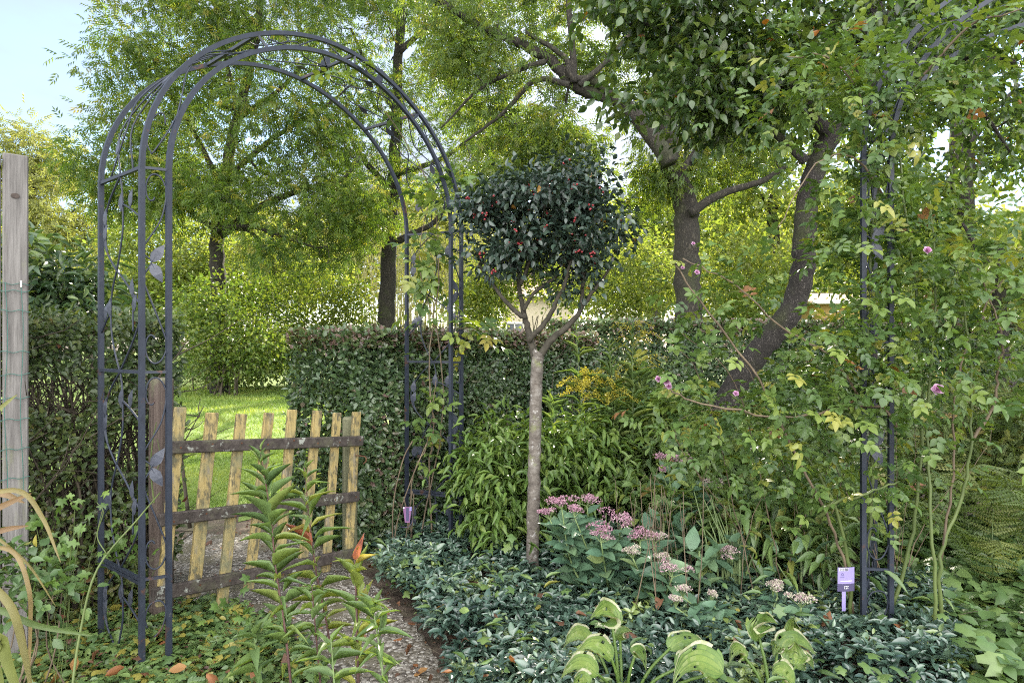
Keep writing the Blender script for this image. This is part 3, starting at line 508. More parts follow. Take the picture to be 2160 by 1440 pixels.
# ---------------------------------------------------------------- far buildings
def house(name, label, c, wx, wy, hz, rise, wallm, wins):
    r = thing(name, label, 'house', c); b = MB(); rbox(b, c + [0, 0, hz / 2], np.eye(3), (wx, wy, hz), 0); b.build('wall', M[wallm], r)
    q = MB(); e = .35; x0, x1, y0, y1 = c[0] - wx / 2 - e, c[0] + wx / 2 + e, c[1] - wy / 2 - e, c[1] + wy / 2 + e
    v = np.array([(x0, y0, hz), (x1, y0, hz), (x1, y1, hz), (x0, y1, hz), (x0, c[1], hz + rise), (x1, c[1], hz + rise)]) + [0, 0, .003]
    q.add(v, [np.array([(0, 1, 5, 4), (2, 3, 4, 5), (3, 2, 1, 0)]), np.array([(0, 4, 3), (1, 2, 5)])]); q.build('roof', M['roof'], r)
    g = MB(); rbox(g, np.array([c[0], y0 - .05, hz + .02]), np.eye(3), (x1 - x0, .09, .12), .01); g.build('gutter', M['trim'], r)
    for (dx, z, ww, hh) in wins:
        k = MB(); p = np.array([c[0] + dx, c[1] - wy / 2 - .02, z])
        for sx, sz, a, bb in ((0, hh / 2, ww + .1, .08), (0, -hh / 2, ww + .1, .08), (ww / 2, 0, .08, hh), (-ww / 2, 0, .08, hh), (0, 0, .05, hh)): rbox(k, p + [sx, 0, sz], np.eye(3), (a, .06, bb), 0)
        wo = k.build('window', M['trim'], r); k = MB(); rbox(k, p + [0, .012, 0], np.eye(3), (ww, .02, hh), 0); k.build('pane', M['glass'], wo)
house('house', 'pale rendered house glimpsed between the forks of the berry tree', P(1130, HY + F * H / 30, 30), 3.0, 6, 3.1, 1.4, 'housewall', [(-1.0, 1.5, .7, 1.0)])
house('garden_building', 'low ochre building with pinkish tiled roof behind the leaning tree', P(1800, HY + F * H / 24, 24), 4.6, 4, 2.5, .5, 'shedwall', [(1.2, 1.3, .9, .8)])

# ---------------------------------------------------------------- hedges
def hedge(label, S0, dirv, nrm, ln, th, ht, leafm, n, lsz, toptint=.88, stems=60, wsz=.6, sidebias=.85, tops=.016):
    S0 = np.asarray(S0, float); r = thing('hedge', label, 'hedge', S0, None); f = MB(); b = MB()
    u = rng.random(n) * ln; v = rng.random(n) * th; z = rng.random(n) * ht
    face = rng.random(n); v = np.where(face < .58, np.abs(rng.normal(0, .045, n)), v); v = np.where((face > .58) & (face < .63), th - np.abs(rng.normal(0, .06, n)), v)
    z = np.where((face > .63) & (face < .80), ht - np.abs(rng.normal(0, .05, n)), z)
    u = np.where((face > .80) & (face < .88), np.abs(rng.normal(0, .05, n)), u)
    z = np.maximum(z, .03); bul = np.array([noise.noise(Vector((a * 2.2, c * 2.2, 7))) for a, c in zip(u, z)]) * .05
    thin = np.array([noise.noise(Vector((a * 5, c * 5, 2 + b_ * 3))) for a, b_, c in zip(u, v, z)]); keep = (thin > (-.5 if ln > 1 else -.22)) & ~((z < (.25 if ln > 1 else .6) * ht) & (rng.random(n) < (.25 if ln > 1 else .42)))
    p = S0 + dirv * u[:, None] + nrm * (v + bul * (v < .2))[:, None] + np.array([0, 0, 1]) * (z + (z > ht - .12) * rng.normal(0, tops, n))[:, None]
    out = np.where((v < .2)[:, None], -nrm, 0) + np.where((z > ht - .15)[:, None], [0, 0, 1.0], 0)
    d = rdir(n) + out * .5 + [0, 0, .25]; up = rdir(n) * .7 + out + [0, 0, .5]
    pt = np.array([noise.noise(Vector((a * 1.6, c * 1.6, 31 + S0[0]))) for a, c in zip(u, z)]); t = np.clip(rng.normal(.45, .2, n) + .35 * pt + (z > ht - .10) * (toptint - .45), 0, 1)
    inst(f, T_OVAL2, p[keep], d[keep], up[keep], (lsz * rng.uniform(.7, 1.3, n))[keep], (lsz * wsz * rng.uniform(.7, 1.3, n))[keep], t[keep])
    for k in range(stems):
        a = S0 + dirv * rng.uniform(.03, ln - .03) + nrm * rng.uniform(.06, th - .05); h_ = ht * rng.uniform(.6, .98)
        s = spline([a, a + dirv * rng.normal(0, .06) + nrm * rng.normal(0, .05) + [0, 0, h_ * .5], a + dirv * rng.normal(0, .12) + nrm * rng.normal(0, .09) + [0, 0, h_]], 4); tube(b, s, np.linspace(rng.uniform(.004, .011), .002, len(s)), 5, cap=False)
        for j in range(5):
            q0 = s[rng.integers(2, len(s))]; e = q0 + dirv * rng.normal(0, .13) - nrm * rng.normal(.05, .1) + [0, 0, rng.uniform(.03, .22)]; e[2] = min(e[2], ht + .05)
            tube(b, [q0, (q0 + e) / 2 + rng.normal(0, .015, 3), e], [.003, .002, .001], 4, cap=False)
    b.build('stems', M['twig'], r, True); f.build('foliage', M[leafm], r, True); return r
HL = np.array([-1.43, 2.80, 0])
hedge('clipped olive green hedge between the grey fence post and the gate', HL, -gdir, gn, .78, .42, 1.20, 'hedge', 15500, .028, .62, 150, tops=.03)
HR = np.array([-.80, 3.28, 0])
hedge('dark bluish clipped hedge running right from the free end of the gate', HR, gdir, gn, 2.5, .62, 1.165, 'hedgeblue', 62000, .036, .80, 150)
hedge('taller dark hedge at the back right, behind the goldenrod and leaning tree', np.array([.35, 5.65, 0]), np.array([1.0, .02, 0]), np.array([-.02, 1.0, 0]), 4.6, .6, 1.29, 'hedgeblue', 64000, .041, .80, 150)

# ---------------------------------------------------------------- fence post, boards, wire
r = thing('timber_fence', 'grey weathered timber fence end with wire mesh stapled to its post', 'fence', P(32, 1300, 2.2) * [1, 1, 0])
Zp = 1.745
FE = unit(np.array([.79, .61, 0])); FN = np.array([-FE[1], FE[0], 0]); FA = np.stack([FE, FN, [0, 0, 1.0]])
FO = P(60, HY, 2.2) * [1, 1, 0]
def fbox(u0, u1, v0, dep, z0, z1, mat, nm, par, bev=.004):
    b = MB(); rbox(b, FO + FE * (u0 + u1) / 2 + FN * (v0 + dep / 2) + [0, 0, (z0 + z1) / 2], FA, (u1 - u0, dep, z1 - z0), bev); return b.build(nm, mat, par)
fo = fbox(-.070, 0, 0, .07, -.02, Zp, M['postwood'], 'post', r)
kb = MB(); kc = FO - FE * .036 + [0, 0, P(0, 412, 2.17)[2]] - FN * .001
poly_plate(kb, [kc + FE * .012 * math.cos(q) + np.array([0, 0, .009 * math.sin(q)]) for q in np.linspace(0, 2 * np.pi, 18, endpoint=False)], FN, .004); kb.build('knot', noise_mat('dark knot', [(.3, (.03, .022, .02)), (.7, (.08, .065, .055))], 60, rough=.9, bump=.3), fo)
fbox(-.20, -.074, .01, .02, .02, 1.69, M['postwood'], 'board', r); fbox(-.33, -.204, .01, .02, .02, 1.69, M['postwood'], 'board', r); fbox(-.36, -.073, -.012, .05, 1.694, 1.73, M['postwood'], 'cap_rail', r)
fq = lambda u, py: FO + FE * u - FN * .008 + np.array([0, 0, H - (py - HY) / F * 2.16])
b = MB()
for py in (598, 613, 655, 742, 790, 840, 885, 948, 1010): tube(b, [fq(u, py + 2 * math.sin(u * 130 + py)) for u in np.linspace(-.3, .004, 40)], .0013, 5)
for u in (-.19, -.11, -.06, -.018): tube(b, [fq(u + .004 * math.sin(y * .02), y) for y in range(596, 1060, 20)], .0013, 5)
b.build('wire_mesh', M['wire'], r, True)
b = MB(); tube(b, [fq(-.02, 590), fq(-.02, 604)], .003, 6); b.build('staple', M['trim'], r)

# ---------------------------------------------------------------- arches
U = 2.15 / F
def panel_rods(mb, lf, a, b, z0, z1, side, flip=False):
    """wire tendrils between two posts a (u=0) and b (u=1); z falls from z0 to z1"""
    a = np.asarray(a); b = np.asarray(b); n = unit(np.cross(b - a, [0, 0, 1]))
    f = lambda u, t: np.array([*(a + (b - a) * u)[:2], z0 + (z1 - z0) * t])
    def rod(pp, rr=.0034): tube(mb, spline([f(*q) for q in pp], 6), rr, 6)
    def lf_(u, t, ang, L_=.066, W_=.034):
        lf.append(MB()); lq = lf[-1]
        c = f(u, t); e = unit(b - a); dx = e * math.cos(ang) + np.array([0, 0, 1]) * math.sin(ang); dy = np.cross(n, dx)
        prof = [(0, 0), (.15, .30), (.35, .5), (.6, .42), (.85, .18), (1, 0), (.85, -.18), (.6, -.42), (.35, -.5), (.15, -.30)]
        poly_plate(lq, [c + dx * L_ * x + dy * W_ * y + n * .004 * math.sin(x * 3) for x, y in prof], n, .002)
        tube(lq, [c + n * .002, c + dx * L_ * .9 + n * .003], [.002, .0006], 4)
    if side:
        rod([(.5, 0), (.25, .10), (.12, .19), (.08, .26), (.14, .36), (.35, .46), (.6, .54), (.8, .61), (.97, .67)])
        rod([(.14, .24), (.13, .32), (.18, .385)]); rod([(.5, 0), (.55, .10), (.56, .2), (.55, .30), (.44, .45), (.3, .58), (.26, .68), (.28, .8), (.36, .9), (.48, 1)])
        rod([(.56, .15), (.72, .18), (.97, .24)]); rod([(.82, .62), (.80, .72), (.80, .80)]); rod([(.98, .74), (.78, .86), (.5, 1)]); rod([(.02, .80), (.14, .74), (.26, .70)])
        for u, t, g in ((.13, .24, 1.5), (.10, .32, 1.2), (.53, .185, 1.55), (.74, .18, 1.3), (.80, .63, 1.6), (.82, .705, 1.2), (.25, .72, 1.6), (.12, .735, 1.2)): lf_(u, t, g)
    else:
        cu = lambda cx, ct, r0, r1, a0, a1, k: [(cx + (r0 + (r1 - r0) * i / k) * math.cos(a0 + (a1 - a0) * i / k), ct + .24 * (r0 + (r1 - r0) * i / k) * math.sin(a0 + (a1 - a0) * i / k)) for i in range(k + 1)]
        if z0 - z1 > .3:
            rod(cu(.42, .12, .10, .50, 1.0, 6.28, 12) + [(.70, .25), (.10, .38), (.08, .42), (.36, .46), (.06, .53), (.10, .57), (.62, .74)] + cu(.42, .86, .52, .12, 0, 5.2, 12), .003)
            lf_(.34, .462, 1.0, .075, .036); lf_(.34, .462, -1.1, .075, .036)
        else:
            rod([(.2, .75), (.12, .5), (.3, .2), (.7, .15), (.9, .4), (.75, .8), (.45, 1)], .003)
def sq(mb, pts, s=.0165, axis=(1, 0, 0)): tube(mb, pts, s / math.sqrt(2), 4, roll=math.pi / 4, flat=axis)
def arch(label, posts, zt, zm, zl, rises, tilt=0, motifs=True):
    """posts: three (left, right) pairs A corner, B back, C inner"""
    A, B, Cc = posts; base = (np.asarray(A[0]) + np.asarray(A[1])) / 2 * [1, 1, 0]
    r = thing('garden_arch', label, 'garden arch', base); ax = unit((np.asarray(A[1]) - np.asarray(A[0])) * [1, 1, 0])
    for pr in posts:
        for e in pr:
            b = MB(); sq(b, [[e[0], e[1], -.05], [e[0], e[1], zt]], axis=ax); b.build('post', M['metal'], r)
    def ap(k, th):
        a, c = np.asarray(posts[k][0], float), np.asarray(posts[k][1], float); p = a + (c - a) * (1 - math.cos(th)) / 2; return np.array([p[0], p[1], zt + rises[k] * math.sin(th) * (1 + .025 * math.sin(th) ** 8)])
    for k in range(3):
        b = MB(); s = [ap(k, t_) for t_ in np.linspace(0, math.pi, 41)]; tube(b, s, .0112, 4, roll=math.pi / 4, flat=np.cross(ax, [0, 0, 1])); b.build('hoop', M['metal'], r)
    cb = lambda p, q, s=.011: (lambda b: (sq(b, [p, q], s, (0, 0, 1)), b.build('crossbar', M['metal'], r)))(MB())
    for e in (0, 1):
        a, b_, c = (np.asarray(x[e], float) for x in posts)
        for z in (zt, zm, zl):
            cb([b_[0], b_[1], z], [a[0], a[1], z]); cb([a[0], a[1], z], [c[0], c[1], z], .009)
            if z == zl: cb([b_[0], b_[1], z - .014], [a[0], a[1], z - .014])
        if e == 1 and not motifs: continue
        m1 = MB(); l1 = []
        for (z0, z1) in ((zt, zm), (zm, zl)): panel_rods(m1, l1, b_, a, z0, z1, True); panel_rods(m1, l1, a, c, z0, z1, False)
        panel_rods(m1, l1, b_, a, zl, zl - .62, True); panel_rods(m1, l1, a, c, zl - .06, zl - .20, False)
        m1.build('scrollwork', M['metal'], r, True)
        for lq in l1: lq.build('metal_leaf', M['metalleaf'], r)
    for th in (R(62), R(97), R(128)):
        cb(ap(1, th), ap(0, th), .012); cb(ap(0, th), ap(2, th), .009)
    m1 = MB(); l1 = []; lerp = lambda k0, k1, u, th: ap(k0, th) * (1 - u) + ap(k1, th) * u
    for th0, th1, sgn in ((0, 62, 1), (62, 97, 1), (97, 128, -1), (128, 180, -1)):
        tt = lambda q: R(th0 + (th1 - th0) * q)
        for us in ([.25, .45, .2, .3, .5], [.5, .3, .6, .75, .5], [.8, .6, .8, .5, .5]): tube(m1, spline([lerp(1, 0, u, tt(q)) for u, q in zip(us, (0, .25, .5, .75, 1))], 5), .003, 5)
        tube(m1, spline([lerp(0, 2, .35 + .30 * math.cos(a_), tt(.18 + .10 * math.sin(a_))) for a_ in np.linspace(.5, 4.9, 12)] + [lerp(0, 2, .9, tt(.3)), lerp(0, 2, .05, tt(.62)), lerp(0, 2, .9, tt(.86))], 3), .0028, 5)
        for u, q in ((.35, .12), (.7, .5), (.25, .8)):
            c = lerp(1, 0, u, tt(q)); e = unit(lerp(1, 0, u, tt(q) + .05) - c) * sgn; nn = unit(np.cross(e, lerp(1, 0, 1, tt(q)) - lerp(1, 0, 0, tt(q)))); dy = np.cross(nn, e)
            l1.append(MB()); poly_plate(l1[-1], [c + e * .06 * x + dy * .03 * y for x, y in ((0, 0), (.2, .38), (.45, .5), (.8, .22), (1, 0), (.8, -.22), (.45, -.5), (.2, -.38))], nn, .002)
    m1.build('scrollwork', M['metal'], r, True)
    for lq in l1: lq.build('metal_leaf', M['metalleaf'], r)
    # birds on the top bars
    bo = [(-.5, -.02), (-.32, .10), (-.2, .30), (-.02, .52), (.10, .78), (.2, .96), (.34, 1), (.44, .92), (.56, .86), (.45, .80), (.46, .6), (.42, .35), (.30, .12), (.14, .0), (-.1, .0), (-.3, -.10)]
    for th, u in ((R(97), .45), (R(112), .8)):
        b = MB(); c = lerp(1, 0, u, th); n_ = unit(np.cross(ax, [0, 0, 1])); poly_plate(b, [c + ax * x * .07 + np.array([0, 0, .006 + y * .075]) for x, y in bo], n_, .003)
        wv = [(-.25, .16), (-.02, .42), (.2, .52), (.3, .34), (.14, .16)]; poly_plate(b, [c - n_ * .003 + ax * x * .07 + np.array([0, 0, .006 + y * .075]) for x, y in wv], n_, .003); b.build('bird_ornament', M['metal'], r)
    return r
def XY(px, d): return np.array([(px - CX) / F * d * 2.15, d * 2.15, 0.0])
ZU = lambda u: H + u * U
arch('blue grey metal garden arch with leaf and bird scrollwork over the picket gate', [(XY(299, 1.0), XY(973, 1.567)), (XY(213, 1.10), XY(858, 1.62)), (XY(356, 1.017), XY(951, 1.54))], ZU(373), ZU(-59), ZU(-496), [425 * U, 398 * U, 388 * U])
dA = 1.10
PA = XY(1821, dA); PC = XY(1879, dA * .995); PB = XY(1845, dA * 1.19); sp = np.array([1.52, -.12, 0])
arch('second metal garden arch at right, smothered in climbing rose', [(PA, PA + sp), (PB, PB + sp), (PC, PC + sp * .93)], ZU(435), ZU(5), ZU(-520), [445 * U, 430 * U, 405 * U], motifs=False)

# ---------------------------------------------------------------- gate and its posts
r = thing('picket_gate', 'low sagging wooden picket gate with peeling yellow slats and dark rails', 'gate', np.array([-1.27, 2.42, 0]))
g0 = np.array([-1.275, 2.40, 0]); sag = R(5.2); gx = gdir * math.cos(sag) + np.array([0, 0, -math.sin(sag)]); gz = np.cross(gx, -gn) ; gz = gz if gz[2] > 0 else -gz; AX = np.stack([gx, gn, gz])
O = g0 + np.array([0, 0, .715]); LEN = .905
g_at = lambda u, w_, h_: O + gx * u + gn * w_ + gz * h_
for i in range(8):
    u = .030 + (LEN - .052) * i / 7 + rng.normal(0, .004); top = .135 + rng.normal(0, .006); bot = -.585 + rng.normal(0, .01) - (.06 if i == 2 else 0); b = MB(); ty = rng.normal(0, R(.9))
    A2 = np.stack([gx * math.cos(ty) + gz * math.sin(ty), gn, gz * math.cos(ty) - gx * math.sin(ty)])
    rbox(b, g_at(u, .022, (top + bot) / 2), A2, (.045 + rng.normal(0, .002), .017, top - bot), .003); 
    for h_ in (0, -.265, -.535): rbox(b, g_at(u, -.0115, h_ + rng.normal(0, .008)), A2, (.006, .003, .006), 0, m=1)
    b.build('picket', [M['picket'], M['rust']], r)
for h_, hh in ((0, .047), (-.265, .047), (-.535, .05)):
    b = MB(); rbox(b, g_at(LEN / 2 - .01, 0, h_), AX, (LEN + .02, .022, hh), .004); b.build('rail', M['rail'], r)
b = MB(); tube(b, spline([g_at(LEN - .03, .010, -.07), g_at(LEN + .01, -.012, -.075), g_at(LEN + .014, -.02, -.095), g_at(LEN + .004, -.012, -.11)], 4), .0025, 5); b.build('latch_hook', M['rust'], r)
def woodpost(label, px, d, wpx, top, mat, lean=0, name='gate_post'):
    p = XY(px, d); wd = wpx * d * U / 1.2; b = MB(); k = 10
    s = [p + [lean * t_, 0, top * t_ - .03] for t_ in np.linspace(0, 1, k)]; rr = [wd / 2 * (1 + rng.normal(0, .02)) for _ in range(k)]; s.append(s[-1] + [0, 0, .008]); rr.append(wd / 2 * .8)
    tube(b, s, rr, 9, roll=.4); return tag(b.build(name, M[mat], None, False, org=p), label, 'post')
woodpost('brown cracked wooden post beside the left leg of the arch', 340, 1.19, 56, .99, 'brownpost')
woodpost('greenish algae covered post at the free end of the gate', 738, 1.47, 38, .765, 'greenpost')

# ---------------------------------------------------------------- berry tree (clipped standard)
YB = 2.95
r = thing('berry_tree', 'clipped dark evergreen standard tree with red berries in the bed', 'tree', P(1122, HY + F * H / YB, YB))
t = MB(); b = MB()
s, rr = branch(t, PP([(1121, 1235), (1124, 1150), (1126, 1000), (1130, 880), (1133, 770), (1136, 742)], YB), .030, .027, 14, 8, wob=.002)
for nn in (1095, 960, 905, 1040): pass
lim = [([(1132, 765), (1122, 730), (1112, 690), (1104, 655), (1095, 600), (1100, 540)], .019, .008), ([(1108, 672), (1085, 655), (1060, 628), (1040, 600), (1010, 560)], .012, .006),
       ([(1136, 755), (1160, 720), (1200, 685), (1225, 650), (1230, 580)], .019, .008), ([(1114, 720), (1150, 680), (1172, 640), (1190, 600), (1210, 520)], .014, .006), ([(1104, 655), (1125, 620), (1165, 590), (1180, 570)], .010, .005), ([(1222, 655), (1262, 600), (1290, 560)], .010, .005), ([(1098, 600), (1130, 520), (1150, 430)], .009, .004), ([(1230, 600), (1220, 500), (1200, 420)], .009, .004)]
nodes = []; rad = []
for pts, a0, a1 in lim:
    dy = rng.normal(0, .05); pp = [P(x, y, YB + dy * i / 5) for i, (x, y) in enumerate(pts)]
    s, rr = branch(b, pp, a0, a1, 8, 5, wob=.002); nodes += list(s[3:]); rad += list(rr[3:])
cs = centers([EL(1140, 435, YB, 120, 62, .27, 80), EL(1210, 385, YB, 75, 55, .22, 44), EL(1015, 440, YB, 55, 40, .18, 30), EL(1060, 535, YB, 85, 40, .22, 42), EL(1250, 470, YB, 60, 50, .22, 34), EL(1220, 545, YB, 62, 34, .2, 20), EL(1150, 505, YB, 100, 32, .25, 26), EL(1205, 610, YB, 36, 18, .12, 5), EL(1315, 480, YB, 24, 34, .1, 7), EL(1060, 400, YB, 50, 30, .18, 14)], -.2, 6.5, shell=.35, holes=((1000, 500, 30), (1110, 575, 26), (1280, 610, 40), (1160, 560, 20)))
attach(b, nodes, rad, cs, .005, .0015, .03)
t.build('trunk', M['smooth'], r, True); b.build('branches', M['forkbark'], r, True)
f = MB(); leaves(f, cs, T_OVATE, 24, .048, .035, .020, .25, 1.0, (.5, .2)); f.build('crown', M['coton'], r, True)
sph = (lambda: (lambda bm: (bmesh.ops.create_icosphere(bm, subdivisions=2, radius=1), (np.array([list(v.co) for v in bm.verts]), [np.array([[v.index for v in q.verts] for q in bm.faces])]))[1])(bmesh.new()))()
for k in range(36):
    fr = cs[cs[:, 1] < YB + .02]; c = fr[rng.integers(len(fr))] + np.array([rng.normal(0, .03), -abs(rng.normal(.075, .02)), rng.normal(-.01, .03)]); b = MB(); n_ = rng.integers(2, 6)
    inst(b, sph, c + rng.normal(0, .009, (n_, 3)), np.tile([1.0, 0, 0], (n_, 1)), np.tile([0, 0, 1.0], (n_, 1)), .0048, .0048, .5); b.build('berry_cluster', M['berry'], r, True)

# ---------------------------------------------------------------- climbing rose on the right arch
def along(s, k):
    i = rng.uniform(0, len(s) - 1.001, k); j = i.astype(int); w_ = (i - j)[:, None]; return s[j] * (1 - w_) + s[j + 1] * w_, unit(s[j + 1] - s[j])
def rose(label, base, canes, els, per, size, spread=.07, tint=(.5, .22), flowers=(), holes=()):
    tint = (tint[0] - .08, tint[1]); r = thing('climbing_rose', label, 'rose', base); b = MB(); f = MB(); nodes = []; rad = []
    for pts, r0 in canes:
        s, rr = branch(b, pts, r0, r0 * .45, 6, 6, wob=.003, m=0 if r0 > .006 else 1); nodes += list(s[4:]); rad += list(rr[4:])
        pos, tg = along(s[len(s) // 3:], 8); ok = np.ones(len(pos), bool); hx, hy = project(pos)
        for a_, b_, c_ in holes: ok &= (hx - a_) ** 2 + (hy - b_) ** 2 > (c_ * .9) ** 2
        pos = pos[ok]; N = len(pos); inst(f, T_ROSE, pos, rdir(N) * .9 + [0, 0, .1], rdir(N) * .5 + [0, -.2, 1], size * rng.uniform(.8, 1.2, N), size * rng.uniform(.8, 1.2, N), np.clip(rng.normal(.55, .2, N), 0, 1))
    cs = centers(els, -.28, 4, holes, shell=.1, minz=.25); attach(b, nodes, rad, cs, .0035, .0012, .02, 4)
    leaves(f, cs, T_ROSE, per, spread, size, size, .15, 1.1, tint, clumpvar=.16, holes=holes)
    b.build('canes', [M['cane'], M['brcane']], r, True); f.build('foliage', M['rose'], r, True)
    for c, sz, lab in flowers:
        q = MB(); tilt = unit(np.array([rng.normal(0, .3), -1, .5]))
        e1 = unit(np.cross(tilt, [0, 0, 1])); e2 = np.cross(tilt, e1)
        for ring, (kk, op) in enumerate(((5, 1.15), (5, .8), (5, .5), (4, .2))):
            aa = np.arange(kk) * 2 * np.pi / kk + ring * .6; dr = e1 * np.cos(aa)[:, None] * math.sin(op) + e2 * np.sin(aa)[:, None] * math.sin(op) + tilt * math.cos(op)
            inst(q, T_ROUND, np.tile(c, (kk, 1)), dr, tilt + dr * -.5, sz * (1 - .1 * ring), sz * .95, np.clip(.3 + .18 * (3 - ring) + rng.normal(0, .1, kk), 0, 1))
        fl = q.build('flower', M['petal'], r, True); tag(fl, lab)
    return r
yr = 2.4
canes = [([P(1795, 1300, yr), P(1790, 1180, yr), P(1740, 1020, yr), P(1640, 900, 2.5), P(1540, 830, 2.55)], .008), ([P(1800, 1300, yr), P(1770, 1150, yr), P(1700, 1000, 2.3), P(1600, 800, 2.3), P(1480, 640, 2.3), P(1425, 560, 2.3)], .006),
         ([P(1815, 1300, yr), P(1840, 1000, yr), P(1830, 700, yr), P(1850, 400, yr), P(1870, 200, yr)], .009), ([P(1880, 1290, yr), P(1925, 1120, yr), P(1945, 900, yr), P(1930, 600, yr), P(1900, 330, yr), P(1980, 120, 2.35)], .008),
         ([P(1975, 1380, 2.25), P(1968, 1150, 2.25), P(1955, 900, 2.3), P(1975, 600, 2.3), P(1960, 400, 2.3)], .007), ([P(1985, 1330, 2.3), P(1982, 1170, 2.3), P(2030, 1050, 2.3), P(2050, 900, 2.3), P(2045, 720, 2.3), P(2010, 560, 2.3)], .008),
         ([P(2050, 930, 2.3), P(2095, 860, 2.3), P(2108, 780, 2.3), P(2112, 700, 2.3), P(2060, 560, 2.35)], .006), ([P(1985, 1180, 2.3), P(2010, 1000, 2.3), P(2020, 800, 2.3), P(2080, 640, 2.3), P(2140, 560, 2.3)], .005),
         ([P(1825, 860, 2.35), P(1760, 760, 2.3), P(1650, 690, 2.3), P(1550, 600, 2.3), P(1440, 545, 2.3)], .005), ([P(1890, 900, 2.3), P(1860, 860, 2.3), P(1790, 860, 2.25), P(1650, 880, 2.2), P(1480, 850, 2.25), P(1400, 815, 2.3)], .006),
         ([P(1725, 1090, 2.3), P(1760, 1060, 2.25), P(1830, 1040, 2.2), P(1895, 1015, 2.25)], .0075), ([P(1870, 420, yr), P(1800, 330, 2.3), P(1720, 350, 2.25), P(1640, 480, 2.2)], .004), ([P(1850, 260, yr), P(1760, 130, 2.3), P(1660, 120, 2.3)], .004), ([P(1930, 180, yr), P(2040, 60, 2.3), P(2150, 20, 2.2)], .006)]
for k in range(18):
    b0 = (rng.uniform(1560, 1960), rng.uniform(1200, 1300)); t1 = (b0[0] + rng.normal(-60, 130), rng.uniform(780, 980)); yy = rng.uniform(2.35, 2.8)
    canes.append(([P(*b0, yy), P(b0[0] * .7 + t1[0] * .3 + rng.normal(0, 20), b0[1] * .6 + t1[1] * .4, yy), P(*t1, yy), P(t1[0] + rng.normal(-40, 80), t1[1] - rng.uniform(40, 120), yy)], rng.uniform(.0015, .003)))
rose('climbing rose with small pink blooms smothering the right hand metal arch', P(1800, 1300, yr) * [1, 1, 0], canes,
     [EL(1700, 800, 2.35, 170, 100, .22, 80), EL(1560, 860, 2.4, 140, 80, .22, 44), EL(1480, 820, 2.4, 90, 60, .15, 18), EL(1780, 640, 2.35, 110, 120, .22, 46), EL(1600, 640, 2.35, 110, 90, .2, 20), EL(1500, 610, 2.35, 60, 60, .12, 8), EL(1880, 500, 2.4, 110, 140, .22, 54), EL(1840, 250, 2.4, 130, 140, .22, 62),
      EL(1960, 120, 2.4, 120, 120, .2, 40), EL(1720, 180, 2.4, 110, 110, .2, 34), EL(1990, 560, 2.35, 110, 120, .22, 46), EL(2080, 700, 2.35, 90, 110, .2, 26), EL(1960, 800, 2.3, 100, 80, .2, 34), EL(1880, 960, 2.35, 90, 110, .18, 16), EL(1660, 960, 2.45, 120, 80, .2, 28), EL(2080, 460, 2.4, 90, 80, .2, 18), EL(1790, 420, 2.35, 90, 90, .2, 26)],
     5, .075, .105, holes=((1700, 600, 52), (1670, 675, 56), (1610, 735, 60), (1545, 810, 58), (1690, 500, 46), (1685, 420, 46), (1710, 340, 46), (1760, 265, 40), (2025, 380, 66), (2025, 470, 50), (1755, 645, 30), (1850, 560, 34), (1850, 720, 28), (1940, 330, 45), (2100, 400, 40)), flowers=[(P(1978, 822, 2.15), .022, 'full pink rose bloom right of the arch posts'), (P(1405, 805, 2.25), .019, 'mauve rose bloom at the left tip of the canes'), (P(1388, 800, 2.27), .014, None), (P(1410, 815, 2.27), .013, None), (P(1470, 575, 2.28), .011, None), (P(1462, 515, 2.28), .009, None), (P(1955, 530, 2.2), .018, None), (P(1440, 565, 2.3), .008, None), (P(1552, 830, 2.3), .012, None)])
yd = 3.33
rose('sparse young rose twining up the right leg of the gate arch', P(900, 1150, yd) * [1, 1, 0],
     [([P(915, 1160, yd), P(905, 1000, 3.4), P(915, 900, 3.4), P(905, 760, 3.4), P(925, 600, 3.4), P(920, 460, 3.4), P(890, 360, 3.3), P(800, 220, 3.1)], .005), ([P(880, 1160, yd), P(930, 900, 3.4), P(925, 720, 3.4), P(885, 560, 3.4), P(905, 420, 3.4)], .004), ([P(860, 1170, yd), P(872, 1000, 3.35), P(900, 940, 3.4), P(920, 800, 3.4)], .004), ([P(935, 700, 3.38), P(990, 690, 3.3), P(1030, 700, 3.3)], .003)],
     [EL(900, 570, 3.4, 45, 50, .06, 12), EL(925, 420, 3.4, 35, 60, .06, 9), EL(720, 130, 2.8, 40, 40, .06, 4), EL(1000, 700, 3.3, 35, 20, .05, 4), EL(910, 660, 3.4, 30, 30, .05, 3), EL(915, 880, 3.4, 25, 25, .05, 3)], 3, .115, .035, (.6, .2))

# ---------------------------------------------------------------- border planting
shrub('leafy_bush', 'fresh green leafy bush in the bed between the arch leg and the berry tree', 3.25, [EL(1080, 990, 3.3, 95, 120, .28, 130), EL(1190, 960, 3.35, 80, 100, .28, 90), EL(1010, 1010, 3.3, 45, 90, .2, 36), EL(1250, 980, 3.4, 60, 90, .25, 46), EL(1060, 1090, 3.2, 85, 50, .22, 40)], 'kerria', T_LANCE, 13, .058, .062, .021, rt=.005, rend=.0014, gap=-.35, freq=5, stemm='cane', smooth=True, stems=14, br=.18, droop=.35, up=1.3)
shrub('undergrowth_bush', 'shaded loose green undergrowth below the rose and behind the stonecrop', 3.6, [EL(1420, 960, 3.7, 110, 90, .3, 70), EL(1560, 990, 3.5, 120, 90, .3, 80), EL(1700, 1050, 3.3, 120, 80, .3, 60), EL(1330, 1000, 3.5, 70, 70, .25, 40), EL(1820, 1100, 3.4, 120, 80, .3, 50)], 'weed', T_LANCE, 7, .09, .085, .026, rt=.004, rend=.0014, gap=-.3, freq=4, stemm='cane', smooth=True, stems=16, br=.4, droop=.4, up=1.3, tint=(.45, .22))
